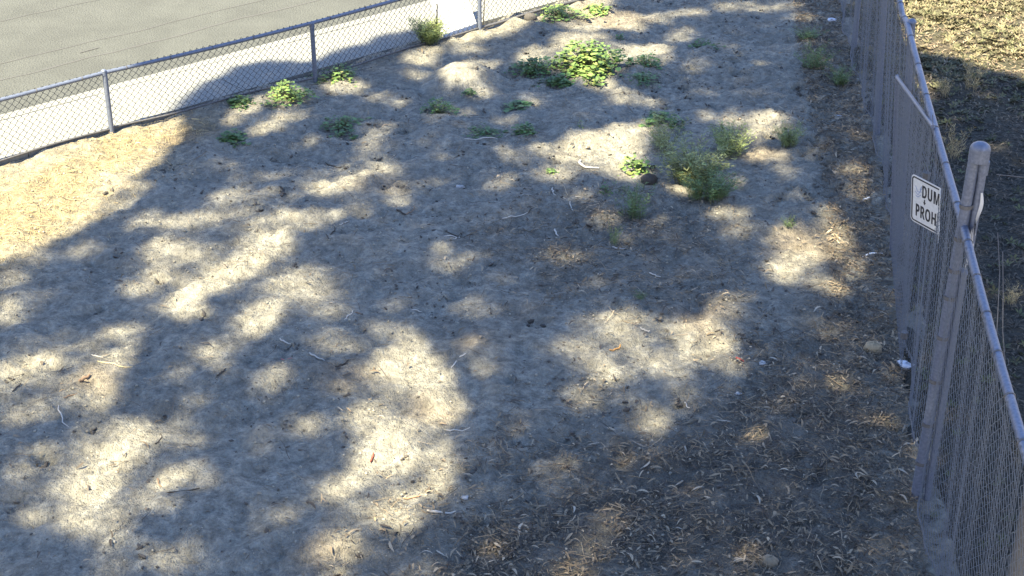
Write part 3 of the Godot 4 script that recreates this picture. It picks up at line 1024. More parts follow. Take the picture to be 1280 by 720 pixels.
func make_sign() -> void:
	var white := worn(paint(Color(0.66, 0.66, 0.66), 0.5), noise_texture(51, 0.02, Color(0.88, 0.88, 0.87), Color(1, 1, 1)), 3.0)
	var black := paint(Color(0.02, 0.02, 0.025), 0.5)
	var o := tag(thing("warning_sign", Vector3(3.145, 1.969, -10.996)), "white bent metal sign with black lettering on the right fence", "sign")
	# x runs from the far edge to the bend, y up, z towards the yard
	o.basis = Basis(Vector3.UP, -1.072) * Basis(Vector3.RIGHT, 0.129)
	var w := 0.326
	var h := 0.417
	var g := Geo.new()
	rounded(g, Vector3(w / 2, 0, 0), w, h, 0.035, 0.003, Color.WHITE, true)
	piece("plate", g.mesh(), white, o)
	g = Geo.new()
	g.box(Vector3(0.06, 0, 0), Vector3(0.12, h, 0.003))
	var back := piece("bent_half", g.mesh(), white, o)
	back.position = Vector3(w, 0, 0)
	back.rotation.y = -0.8
	var b := Geo.new()
	b.box(Vector3(w / 2 + 0.014, h / 2 - 0.018, 0.0025), Vector3(w - 0.06, 0.012, 0.002))
	b.box(Vector3(w / 2 + 0.014, -h / 2 + 0.018, 0.0025), Vector3(w - 0.06, 0.012, 0.002))
	b.box(Vector3(0.014, 0, 0.0025), Vector3(0.012, h - 0.07, 0.002))
	for s in [-1, 1]:
		var pts := []
		for k in 6:
			var a := PI / 2 * k / 5.0
			pts.append(Vector3(0.038 - cos(a) * 0.024, s * (h / 2 - 0.042 + sin(a) * 0.024), 0.0025))
		for k in 5:
			var d: Vector3 = pts[k + 1] - pts[k]
			b.box((pts[k] + pts[k + 1]) / 2, Vector3(d.length() + 0.006, 0.012, 0.002), Basis(Vector3(0, 0, 1), atan2(d.y, d.x)))
	piece("border", b.mesh(), black, o)
	for row in [["DUM", 0.118, 0.098, 0.15], ["PROH", 0.05, -0.09, 0.15]]:
		var t := piece("lettering", lettering(row[0], row[3], 0.002), black, o)
		t.position = Vector3(row[1], row[2], 0.0028)
		t.scale = Vector3(0.6, 1, 1)
	for row in [["PING", 0.008, 0.098, 0.1], ["IBITED", 0.008, -0.09, 0.08]]:
		var t := piece("lettering", lettering(row[0], row[3], 0.002), black, back)
		t.position = Vector3(row[1], row[2], 0.0028)
		t.scale = Vector3(0.38, 1, 1)
	var scribble := Geo.new()
	for line in [[Vector2(0.05, 0.12), Vector2(0.075, 0.075), Vector2(0.12, 0.09)], [Vector2(0.045, 0.07), Vector2(0.08, 0.05), Vector2(0.12, 0.12)], [Vector2(0.055, 0.035), Vector2(0.08, 0.03), Vector2(0.11, 0.06)], [Vector2(0.12, 0.14), Vector2(0.1, 0.1)]]:
		for k in line.size() - 1:
			var d: Vector2 = line[k + 1] - line[k]
			var m: Vector2 = (line[k] + line[k + 1]) / 2
			scribble.box(Vector3(m.x, m.y, 0.003), Vector3(d.length(), 0.006, 0.001), Basis(Vector3(0, 0, 1), d.angle()))
	piece("faded_scribble", scribble.mesh(), paint(Color(0.25, 0.3, 0.45)), o)
	var arrow := Geo.new()
	arrow.box(Vector3(0.155, 0.022, 0.003), Vector3(0.012, 0.028, 0.001))
	arrow.face([Vector3(0.138, 0.012, 0.0035), Vector3(0.172, 0.012, 0.0035), Vector3(0.155, -0.012, 0.0035)], Color.WHITE, Vector3(0, 0, 1))
	piece("small_arrow", arrow.mesh(), black, o)


# ---------------------------------------------------------------- the trees that shade the yard
func spray_mesh(leaves: int, reach: float, size: float) -> ArrayMesh:
	# a twig end with long drooping leaves
	var g := Geo.new()
	var r := RandomNumberGenerator.new()
	r.seed = 77
	for k in leaves:
		var a := r.randf() * TAU
		var p := Vector3(cos(a), r.randf_range(-0.5, 0.8), sin(a)) * r.randf_range(0.1, 1.0) * reach
		var d := Vector3(cos(a + r.randf_range(-1, 1)), r.randf_range(-1.6, 0.3), sin(a + r.randf_range(-1, 1))).normalized()
		var side := d.cross(Vector3(r.randf_range(-1, 1), r.randf_range(-1, 1), r.randf_range(-1, 1))).normalized()
		var long := r.randf_range(0.13, 0.2) * size
		var half := r.randf_range(0.014, 0.021) * size
		var up := side.cross(d)
		g.face([p, p + d * long * 0.4 + side * half + up * 0.01, p + d * long + Vector3(0, -0.02, 0), p + d * long * 0.4 - side * half + up * 0.01], Color.WHITE, up)
	return g.mesh()


func make_trees() -> void:
	var leaf := tinted(0.55)
	leaf.backlight_enabled = true
	leaf.backlight = Color(0.12, 0.14, 0.05)
	var bark := worn(paint(Color(0.34, 0.29, 0.23), 0.9), noise_texture(61, 0.03, Color(0.55, 0.52, 0.5), Color(1, 1, 1), 5), 0.6, normal_texture(62, 0.05, 8.0), 1.0)
	var sprays := [spray_mesh(18, 0.14, 1.15), spray_mesh(9, 0.05, 0.58)]
	var feet: Array[Vector3] = [Vector3(2.0, 0, 5.5), Vector3(-9.5, 0, 2.0)]
	var where := [[[], []], [[], []]]
	var tints := [[[], []], [[], []]]
	var ends := [[], []]
	# leaves stand thickly where the yard below is shaded; at the rims of the gaps the twigs are small
	for fine in 2:
		var count := int((800.0 if fine else 105.0) * MW * MH * CELL * CELL)
		for s in count:
			var gx := MX + rng.randf() * MW * CELL
			var gz := MZ + rng.randf() * MH * CELL
			var pick := rng.randf()
			var near_gap := 0.0
			for k in 8:
				near_gap = maxf(near_gap, open_at(gx + cos(k * 0.785) * 0.42, gz + sin(k * 0.785) * 0.46))
			var t := open_at(gx + rough_noise.get_noise_2d(gx * 6.0, gz * 6.0) * 0.05, gz + rough_noise.get_noise_2d(gx * 6.0 + 50.0, gz * 6.0) * 0.06)
			if (near_gap > 0.04 or t > 0.04) != (fine == 1):
				continue
			t = pow(t, 0.85)
			if t > 0.97 or pick > minf(1.0, -log(maxf(t, 0.012)) / 4.4):
				continue
			var lump := lump_noise.get_noise_2d(gx * 0.7 + 200.0, gz * 0.7)
			var h := 18.5 + lump * 2.0 + rng.randf_range(-1.5, 1.5)
			var p := Vector3(gx, 0, gz) + TO_SUN * (h / TO_SUN.y)
			var which := 0 if gx > -1.0 else 1
			var b := Basis.from_euler(Vector3(rng.randf_range(-0.5, 0.5), rng.randf() * TAU, rng.randf_range(-0.5, 0.5)))
			where[which][fine].append(Transform3D(b * rng.randf_range(0.85, 1.2), p))
			tints[which][fine].append(Color(0.085, 0.11, 0.05) * rng.randf_range(0.7, 1.35))
			if fine == 0 and rng.randf() < 0.0016:
				ends[which].append(p)
	for k in 2:
		var o := tag(thing("eucalyptus_tree", feet[k]), ["tall eucalyptus whose crown shades the fence side of the yard", "tall eucalyptus nearer the street whose crown shades the yard's left"][k], "tree")
		var g := Geo.new()
		var fork := Vector3(-2.4, 12.0, -3.5) if k == 0 else Vector3(0.6, 12.0, -2.5)
		var pts := [Vector3(0, -0.3, 0), Vector3(0.05, 0.6, 0), Vector3(-0.3, 4.0, -0.2), fork * 0.6 + Vector3(-0.1, 0, 0.2), fork]
		g.tube(pts, [0.6, 0.42, 0.33, 0.2, 0.07], 14)
		piece("trunk", g.mesh(), bark, o)
		for e in ends[k]:
			var tip: Vector3 = e - feet[k]
			var start: Vector3 = (fork * 0.6 + Vector3(-0.1, 0, 0.2)).lerp(fork, 0.3 + 0.7 * rng.randf())
			var limb := Geo.new()
			limb.tube([start, start.lerp(tip, 0.35) + Vector3(0, 1.2, 0), start.lerp(tip, 0.7) + Vector3(0, 0.9, 0), tip], [0.055, 0.035, 0.022, 0.008], 7)
			piece("limb", limb.mesh(), bark, o)
		for fine in 2:
			for n in where[k][fine].size():
				where[k][fine][n].origin -= feet[k]
			scatter("crown" if fine == 0 else "crown_rim", sprays[fine], leaf, where[k][fine], tints[k][fine], o)
		print("sprays ", where[k][0].size(), " ", where[k][1].size(), " limbs ", ends[k].size())


# ---------------------------------------------------------------- plants
func mallow_mesh(r: RandomNumberGenerator, leaves: int, w: float, h: float, small := 0.02, big := 0.045) -> Array:
	var g := Geo.new()
	var st := Geo.new()
	for k in leaves:
		var a := r.randf() * TAU
		var d := sqrt(r.randf())
		var wob := 0.68 + 0.22 * sin(a * 3.0 + 1.0) + 0.16 * sin(a * 7.0 + w * 9.0)
		if r.randf() < 0.1:
			d *= 1.45
		var p := Vector3(cos(a) * d * w * 0.5 * wob, h * (0.2 + 0.8 * maxf(0.0, 1.0 - d * d)) * r.randf_range(0.2, 1.0), sin(a) * d * w * 0.5 * wob)
		var n := Vector3(r.randf_range(-1.0, 1.0) + cos(a) * 0.3, r.randf_range(0.5, 1.1), r.randf_range(-1.0, 1.0) + sin(a) * 0.3).normalized()
		var x := n.cross(Vector3(sin(a), 0.1, cos(a))).normalized()
		var z := x.cross(n)
		var size := r.randf_range(small, big) * r.randf_range(0.6, 1.0)
		var col := Color(0.125, 0.205, 0.065).lerp(Color(0.24, 0.24, 0.09), pow(r.randf(), 5.0)) * r.randf_range(0.5, 1.4)
		var mid := g.vert(p - n * size * 0.15, n, col)
		var ring := []
		for s in 7:
			var b := TAU * s / 7.0
			ring.append(g.vert(p + (x * cos(b) + z * sin(b)) * size * (1.0 if s % 2 else 0.7) + n * size * 0.2 * (1 if s % 2 else -1), n, col))
		for s in 7:
			g.tri(mid, ring[s], ring[(s + 1) % 7])
		if k % 3 == 0:
			st.tube([Vector3(p.x * 0.15, 0, p.z * 0.15), Vector3(p.x * 0.6, p.y * 0.7, p.z * 0.6), p], [0.004, 0.003, 0.002], 4, Color.WHITE, false)
	return [g.mesh(), st.mesh()]


func feather_mesh(r: RandomNumberGenerator, stems: int, w: float, h: float, dense: int, leaf_long := 0.06) -> Array:
	var g := Geo.new()
	var st := Geo.new()
	for k in stems:
		var a := r.randf() * TAU
		var d := sqrt(r.randf())
		var foot := Vector3(cos(a), 0, sin(a)) * d * w * 0.18
		var tip := Vector3(cos(a) * d * w * 0.5, h * r.randf_range(0.55, 1.0), sin(a) * d * w * 0.5)
		var bow := foot.lerp(tip, 0.5) + Vector3(-cos(a), 0.4, -sin(a)) * 0.1 * w
		st.tube([foot, bow, tip], [0.004, 0.003, 0.0015], 4, Color.WHITE, false)
		for s in dense:
			var f := r.randf_range(0.12, 1.0)
			var p := foot.lerp(bow, f).lerp(bow.lerp(tip, f), f)
			var b := r.randf() * TAU
			var dir := Vector3(cos(b), r.randf_range(0.2, 1.4), sin(b)).normalized()
			var side := dir.cross(Vector3(r.randf() - 0.5, r.randf(), r.randf() - 0.5)).normalized() * r.randf_range(0.004, 0.008)
			var long := leaf_long * r.randf_range(0.5, 1.2) * (1.15 - 0.5 * f)
			var col := Color(0.23, 0.275, 0.11) * r.randf_range(0.6, 1.4)
			g.face([p - side * 0.4, p + dir * long * 0.5 - side, p + dir * long, p + dir * long * 0.5 + side], col, side.cross(dir))
	return [g.mesh(), st.mesh()]


func plant(called: String, shapes: Array, at: Vector2, size: Vector2, turn: float, green: Material, stem: Material, label: String) -> void:
	# shapes are built 1 m wide and 1 m tall-ish; scaled to the plant
	var o := tag(thing(called, Vector3(at.x, ground_y(at.x, at.y) - 0.01, at.y)), label, "weed", "weeds growing in the dirt yard")
	var f := piece("foliage", shapes[0], green, o)
	var s := piece("stems", shapes[1], stem, o)
	o.basis = Basis(Vector3.UP, turn) * Basis.from_scale(Vector3(size.x, size.y, size.x))
	f.set_meta("kind", "stuff")
	s.set_meta("kind", "stuff")


func make_plants() -> void:
	var r := RandomNumberGenerator.new()
	r.seed = 5
	var greens := []
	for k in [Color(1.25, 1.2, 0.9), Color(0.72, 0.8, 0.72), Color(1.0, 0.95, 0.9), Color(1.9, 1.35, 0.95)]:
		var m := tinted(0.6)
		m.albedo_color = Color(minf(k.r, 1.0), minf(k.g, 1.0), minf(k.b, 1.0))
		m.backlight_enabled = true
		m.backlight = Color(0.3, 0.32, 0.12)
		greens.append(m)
	var dry := paint(Color(0.3, 0.24, 0.13))
	var green_stem := paint(Color(0.13, 0.14, 0.06))
	# each shape 1 m across and 1 m tall, so that one plant's size scales it
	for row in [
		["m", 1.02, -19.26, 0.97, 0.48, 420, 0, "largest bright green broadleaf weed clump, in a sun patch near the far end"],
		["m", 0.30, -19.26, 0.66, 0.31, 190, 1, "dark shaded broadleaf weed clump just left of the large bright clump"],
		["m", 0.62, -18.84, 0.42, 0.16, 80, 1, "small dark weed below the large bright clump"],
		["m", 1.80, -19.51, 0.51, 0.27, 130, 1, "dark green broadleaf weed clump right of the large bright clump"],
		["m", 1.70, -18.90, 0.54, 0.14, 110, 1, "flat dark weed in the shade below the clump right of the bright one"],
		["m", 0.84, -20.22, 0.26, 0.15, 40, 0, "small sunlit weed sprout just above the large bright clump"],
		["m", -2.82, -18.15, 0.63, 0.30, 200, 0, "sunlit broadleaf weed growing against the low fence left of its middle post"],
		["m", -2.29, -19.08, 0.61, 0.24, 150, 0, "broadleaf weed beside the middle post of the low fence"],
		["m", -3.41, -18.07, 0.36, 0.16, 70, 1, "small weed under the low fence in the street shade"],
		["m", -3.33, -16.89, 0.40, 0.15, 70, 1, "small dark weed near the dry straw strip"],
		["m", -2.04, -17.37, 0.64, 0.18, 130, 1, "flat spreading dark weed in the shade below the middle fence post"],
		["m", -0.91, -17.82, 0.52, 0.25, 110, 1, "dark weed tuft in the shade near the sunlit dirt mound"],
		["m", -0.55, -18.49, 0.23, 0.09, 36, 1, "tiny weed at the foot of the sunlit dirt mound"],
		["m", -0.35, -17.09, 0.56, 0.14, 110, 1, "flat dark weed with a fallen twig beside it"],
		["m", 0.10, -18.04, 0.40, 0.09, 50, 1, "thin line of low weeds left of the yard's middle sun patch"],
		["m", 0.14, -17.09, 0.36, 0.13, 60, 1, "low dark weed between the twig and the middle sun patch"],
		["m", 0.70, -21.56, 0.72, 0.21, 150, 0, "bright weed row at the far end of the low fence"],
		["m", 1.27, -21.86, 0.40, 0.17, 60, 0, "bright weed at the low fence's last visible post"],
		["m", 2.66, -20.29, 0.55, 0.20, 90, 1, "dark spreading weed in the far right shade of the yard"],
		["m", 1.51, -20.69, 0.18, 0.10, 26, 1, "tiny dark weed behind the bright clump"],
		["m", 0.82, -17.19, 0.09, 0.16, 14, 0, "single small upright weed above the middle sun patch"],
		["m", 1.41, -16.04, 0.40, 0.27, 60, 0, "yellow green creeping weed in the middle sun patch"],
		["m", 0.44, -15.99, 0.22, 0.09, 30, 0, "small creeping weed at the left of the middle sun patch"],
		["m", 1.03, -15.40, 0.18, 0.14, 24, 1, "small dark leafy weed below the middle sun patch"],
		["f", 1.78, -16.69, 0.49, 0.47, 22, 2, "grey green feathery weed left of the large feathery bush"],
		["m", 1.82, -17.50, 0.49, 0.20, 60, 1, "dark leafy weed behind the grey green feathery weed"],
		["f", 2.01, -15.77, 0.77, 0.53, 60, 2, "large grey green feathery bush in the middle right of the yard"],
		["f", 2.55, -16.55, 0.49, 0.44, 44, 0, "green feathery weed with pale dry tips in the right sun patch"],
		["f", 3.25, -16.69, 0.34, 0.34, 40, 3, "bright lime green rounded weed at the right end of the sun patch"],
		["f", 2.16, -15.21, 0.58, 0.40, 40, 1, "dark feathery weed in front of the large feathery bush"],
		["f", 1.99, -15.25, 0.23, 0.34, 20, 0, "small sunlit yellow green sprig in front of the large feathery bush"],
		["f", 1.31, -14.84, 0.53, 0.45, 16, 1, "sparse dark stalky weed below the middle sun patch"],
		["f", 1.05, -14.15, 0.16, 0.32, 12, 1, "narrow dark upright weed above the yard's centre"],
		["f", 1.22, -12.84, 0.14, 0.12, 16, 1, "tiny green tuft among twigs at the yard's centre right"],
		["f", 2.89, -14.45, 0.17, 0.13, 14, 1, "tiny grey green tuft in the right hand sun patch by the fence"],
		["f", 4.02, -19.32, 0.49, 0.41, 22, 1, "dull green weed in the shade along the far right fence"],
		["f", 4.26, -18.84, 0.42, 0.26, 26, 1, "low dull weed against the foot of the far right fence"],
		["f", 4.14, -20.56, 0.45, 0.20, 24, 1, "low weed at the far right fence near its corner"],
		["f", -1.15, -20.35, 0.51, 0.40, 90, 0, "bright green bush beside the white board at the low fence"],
	]:
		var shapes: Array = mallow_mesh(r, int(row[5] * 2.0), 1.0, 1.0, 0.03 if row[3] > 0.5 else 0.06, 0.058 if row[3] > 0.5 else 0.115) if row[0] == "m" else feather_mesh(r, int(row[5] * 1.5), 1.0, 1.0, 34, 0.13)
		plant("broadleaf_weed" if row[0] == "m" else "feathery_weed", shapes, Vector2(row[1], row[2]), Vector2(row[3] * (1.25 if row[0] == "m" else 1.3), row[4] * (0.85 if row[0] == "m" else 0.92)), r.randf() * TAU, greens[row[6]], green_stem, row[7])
	for row in [[5.86, -18.49, 0.42, 0.55, "tuft of tall dry tan grass beyond the right fence"], [5.49, -18.32, 0.3, 0.3, "small dry grass tuft beside the right fence rail"], [4.75, -12.84, 0.3, 0.25, "dry straw tuft in a small sun spot beyond the near fence"], [5.08, -16.31, 0.4, 0.5, "dry stalks standing behind the dumping sign fence"]]:
		var at := Vector2(row[0], row[1])
		var shapes := feather_mesh(r, 18, 1.0, 1.0, 12, 0.22)
		var o := tag(thing("dry_grass_tuft", Vector3(at.x, 0, at.y)), row[4], "dry grass", "dry grass tufts beyond the right fence")
		piece("stems", shapes[1], dry, o).set_meta("kind", "stuff")
		piece("blades", shapes[0], paint(Color(0.42, 0.33, 0.17)), o).set_meta("kind", "stuff")
		o.scale = Vector3(row[2], row[3], row[2])


# ---------------------------------------------------------------- litter and small things
func litter_leaf(long: float, half: float, curl: float, bend: float) -> ArrayMesh:
	var g := Geo.new()
	var last := []
	for k in 6:
		var f := k / 5.0
		var wide := half * pow(sin(PI * clampf(f * 0.94 + 0.03, 0, 1)), 0.7)
		var c := Vector3((f - 0.5) * long, curl * sin(PI * f), bend * sin(PI * f))
		var now := [g.vert(c + Vector3(0, wide * 0.5, -wide), Vector3(0, 1, 0.3)), g.vert(c, Vector3.UP), g.vert(c + Vector3(0, wide * 0.4, wide), Vector3(0, 1, -0.3))]
		if last:
			for s in 2:
				g.tri(last[s], last[s + 1], now[s + 1])
				g.tri(last[s], now[s + 1], now[s])
		last = now
	return g.mesh()


func twig_mesh(r: RandomNumberGenerator, long: float, thick: float) -> ArrayMesh:
	var g := Geo.new()
	var pts := []
	for k in 5:
		var f := k / 4.0
		pts.append(Vector3((f - 0.5) * long, thick + 0.012 * r.randf(), r.randf_range(-0.06, 0.06) * long))
	g.tube(pts, [thick, thick * 0.9, thick * 0.8, thick * 0.6, thick * 0.35], 5)
	return g.mesh()


func make_litter() -> void:
	var m := tinted(0.8)
	var kinds := [litter_leaf(0.085, 0.008, 0.008, 0.008), litter_leaf(0.075, 0.0075, 0.012, -0.006), litter_leaf(0.035, 0.009, 0.006, 0.002), twig_mesh(rng, 0.16, 0.0026)]
	var where := [[], [], [], []]
	var tints := [[], [], [], []]
	for s in 300000:
		var x := rng.randf_range(-5.5, 4.9)
		var z := rng.randf_range(-23.0, -7.6)
		if left_out(x, z) > -0.05 or right_out(x, z) > -0.02:
			continue
		var d := 0.02 + soft_zone(x, z, litter_zone, 0.55) * 0.85 + soft_zone(x, z, litter_zone_2, 0.4) * 0.34
		d *= clampf(0.75 + 1.3 * patch_noise.get_noise_2d(x * 2.6, z * 2.6), 0.12, 1.3)
		if right_out(x, z) > -0.7:
			d = maxf(d, 0.75)
		if rng.randf() > d:
			continue
		var k := 3 if rng.randf() < 0.3 else (2 if rng.randf() < 0.5 else rng.randi() % 2)
		var b := Basis.from_euler(Vector3(rng.randf_range(-0.35, 0.35), rng.randf() * TAU, rng.randf_range(-0.5, 0.5)))
		var size := 0.38 + 0.95 * pow(rng.randf(), 1.9)
		where[k].append(Transform3D(b * Basis.from_scale(Vector3(1, 1, rng.randf_range(0.6, 1.3)) * size), Vector3(x, ground_y(x, z) + rng.randf_range(0.0, 0.03), z)))
		var c := Color(0.19, 0.14, 0.085).lerp(Color(0.36, 0.29, 0.2), pow(rng.randf(), 3.0)) if rng.randf() < 0.6 else Color(0.075, 0.058, 0.042)
		tints[k].append(c * rng.randf_range(0.6, 1.2))
	var names := ["fallen_leaves", "fallen_leaves", "leaf_scraps", "fallen_twigs"]
	var labels := ["long curled eucalyptus leaves littering the right of the yard", "slim bent eucalyptus leaves littering the right of the yard", "short broken leaf scraps littering the right of the yard", "thin brown twigs scattered over the yard"]
	for k in 4:
		tag(scatter(names[k], kinds[k], m, where[k], tints[k]), labels[k], ["leaf litter", "leaf litter", "leaf litter", "twigs"][k], "", "stuff")
	# dry straw strip by the street
	var straw := Geo.new()
	straw.tube([Vector3(-0.05, 0.002, 0), Vector3(0, 0.012, 0.006), Vector3(0.05, 0.003, 0)], [0.0022, 0.002, 0.001], 4, Color.WHITE, false)
	var sw := []
	var sc := []
	for s in 14000:
		var x := rng.randf_range(-7.2, -2.0)
		var z := rng.randf_range(-19.5, -12.0)
		if left_out(x, z) > -0.02 or rng.randf() > 0.1 + 0.9 * soft_zone(x, z, straw_zone, 0.3) or not inside(x + rng.randf_range(-0.5, 0.5), z + rng.randf_range(-0.5, 0.5), straw_zone):
			continue
		sw.append(Transform3D(Basis.from_euler(Vector3(rng.randf_range(-0.3, 0.3), rng.randf() * TAU, rng.randf_range(-0.4, 0.4))) * rng.randf_range(0.5, 1.3), Vector3(x, ground_y(x, z) + 0.004, z)))
		sc.append(Color(0.5, 0.38, 0.19) * rng.randf_range(0.45, 1.25))
	tag(scatter("dry_straw", straw.mesh(), m, sw, sc), "dry yellow straw along the low street fence", "straw", "", "stuff")
	# crumbs of earth and pebbles all over the yard
	var clod := Geo.new()
	var r := RandomNumberGenerator.new()
	r.seed = 8
	clod.blob(Vector3.ZERO, Vector3(1.0, 0.7, 0.9), 0.25, r, Color.WHITE, 3, 5)
	var cw := []
	var cc := []
	for s in 46000:
		var x := rng.randf_range(-7.0, 4.8)
		var z := rng.randf_range(-23.0, -7.6)
		if left_out(x, z) > -0.05 or right_out(x, z) > 0.0:
			continue
		var size := 0.004 + 0.011 * pow(rng.randf(), 3.0)
		if rng.randf() > 0.35 + 0.9 * patch_noise.get_noise_2d(x * 1.1 + 9.0, z * 1.1):
			continue
		cw.append(Transform3D(Basis.from_euler(Vector3(rng.randf() * TAU, rng.randf() * TAU, 0)) * size, Vector3(x, ground_y(x, z) + size * 0.3, z)))
		cc.append((Color(0.3, 0.27, 0.21) if rng.randf() < 0.75 else Color(0.09, 0.08, 0.07)) * rng.randf_range(0.6, 1.2))
	for s in 2600:
		var x := rng.randf_range(-4.0, 4.6)
		var z := rng.randf_range(-23.0, -9.5)
		if left_out(x, z) > -0.1 or right_out(x, z) > -0.1 or patch_noise.get_noise_2d(x * 0.7 + 30.0, z * 0.7) < (-0.05 if x > 0.8 else 0.12):
			continue
		var size := rng.randf_range(0.007, 0.02)
		cw.append(Transform3D(Basis.from_euler(Vector3(rng.randf(), rng.randf() * TAU, rng.randf())) * Basis.from_scale(Vector3(size * 1.3, size * 0.7, size)), Vector3(x, ground_y(x, z) + size * 0.2, z)))
		cc.append(Color(0.07, 0.06, 0.05) * rng.randf_range(0.6, 1.8))
	for p in pits:
		if p.w < 0.03:
			continue
		for s in 3:
			var x := p.x + rng.randf_range(-0.5, 0.5) * p.z
			var z := p.y + rng.randf_range(-0.5, 0.5) * p.z
			var size := rng.randf_range(0.012, 0.026)
			cw.append(Transform3D(Basis.from_euler(Vector3(rng.randf(), rng.randf() * TAU, rng.randf())) * Basis.from_scale(Vector3(size * 1.6, size * 0.6, size)), Vector3(x, ground_y(x, z) + size * 0.2, z)))
			cc.append(Color(0.07, 0.06, 0.05) * rng.randf_range(0.6, 1.6))
	tag(scatter("dirt_crumbs", clod.mesh(), m, cw, cc), "small crumbs of earth and pebbles over the sandy dirt", "dirt", "", "stuff")
	# ground cover beyond the right fence
	var sprout := Geo.new()
	for k in 5:
		var a := k * 1.257
		sprout.face([Vector3.ZERO, Vector3(cos(a) * 0.025 - sin(a) * 0.012, 0.018, sin(a) * 0.025 + cos(a) * 0.012), Vector3(cos(a), 0.5, sin(a)) * 0.055, Vector3(cos(a) * 0.025 + sin(a) * 0.012, 0.018, sin(a) * 0.025 - cos(a) * 0.012)], Color.WHITE, Vector3.UP)
	var gw := []
	var gc := []
	var lw := []
	var lc := []
	for s in 46000:
		var x := rng.randf_range(2.9, 9.6)
		var z := rng.randf_range(-24.5, -8.0)
		if right_out(x, z) < 0.05:
			continue
		var y := lump_noise.get_noise_2d(x * 1.2, z * 1.2 + 30.0) * 0.08 + rough_noise.get_noise_2d(x * 5.0, z * 5.0) * 0.03
		var b := Basis.from_euler(Vector3(rng.randf_range(-0.4, 0.4), rng.randf() * TAU, rng.randf_range(-0.5, 0.5)))
		var bare := lot_bare(x, z)
		if rng.randf() < clampf(0.3 + 0.9 * patch_noise.get_noise_2d(x * 0.9, z * 0.9), 0.1, 0.8) * (1.0 - 0.88 * bare):
			gw.append(Transform3D(b * rng.randf_range(0.6, 1.5), Vector3(x, y + 0.005, z)))
			gc.append(Color(0.085, 0.09, 0.04).lerp(Color(0.19, 0.155, 0.09), rng.randf()).lerp(Color(0.09, 0.1, 0.04), bare * 0.8) * rng.randf_range(0.5, 1.2))
		else:
			lw.append(Transform3D(b * rng.randf_range(0.5, 1.3), Vector3(x, y + rng.randf_range(0.005, 0.03), z)))
			lc.append(Color(0.19, 0.13, 0.075).lerp(Color(0.27, 0.22, 0.15), rng.randf()).lerp(Color(0.07, 0.058, 0.042), bare * 0.85) * rng.randf_range(0.35, 1.1))
	tag(scatter("ground_cover_weeds", sprout.mesh(), m, gw, gc), "low green and yellow weeds carpeting the lot beyond the fence", "weeds", "", "stuff")
	tag(scatter("fallen_leaves", kinds[1], m, lw, lc), "brown leaves littering the lot beyond the right fence", "leaf litter", "", "stuff")


func stick(a: Vector2, b: Vector2, thick: float, col: Color, label: String, called := "stick", bow := 0.04) -> void:
	var mid := (a + b) / 2
	var at := Vector3(mid.x, ground_y(mid.x, mid.y), mid.y)
	var g := Geo.new()
	var pts := []
	var across := Vector2(-(b - a).y, (b - a).x)
	for k in 7:
		var f := k / 6.0
		var q := a.lerp(b, f) + across * bow * sin(PI * f) + across * 0.03 * sin(f * 11.0)
		pts.append(Vector3(q.x - at.x, ground_y(q.x, q.y) + thick * 1.1 - at.y, q.y - at.z))
	g.tube(pts, [thick * 0.7, thick, thick, thick * 0.95, thick * 0.85, thick * 0.75, thick * 0.5], 7)
	var o := piece(called, g.mesh(), paint(col))
	o.position = at
	tag(o, label, "twig" if called != "paper_strip" else "litter")


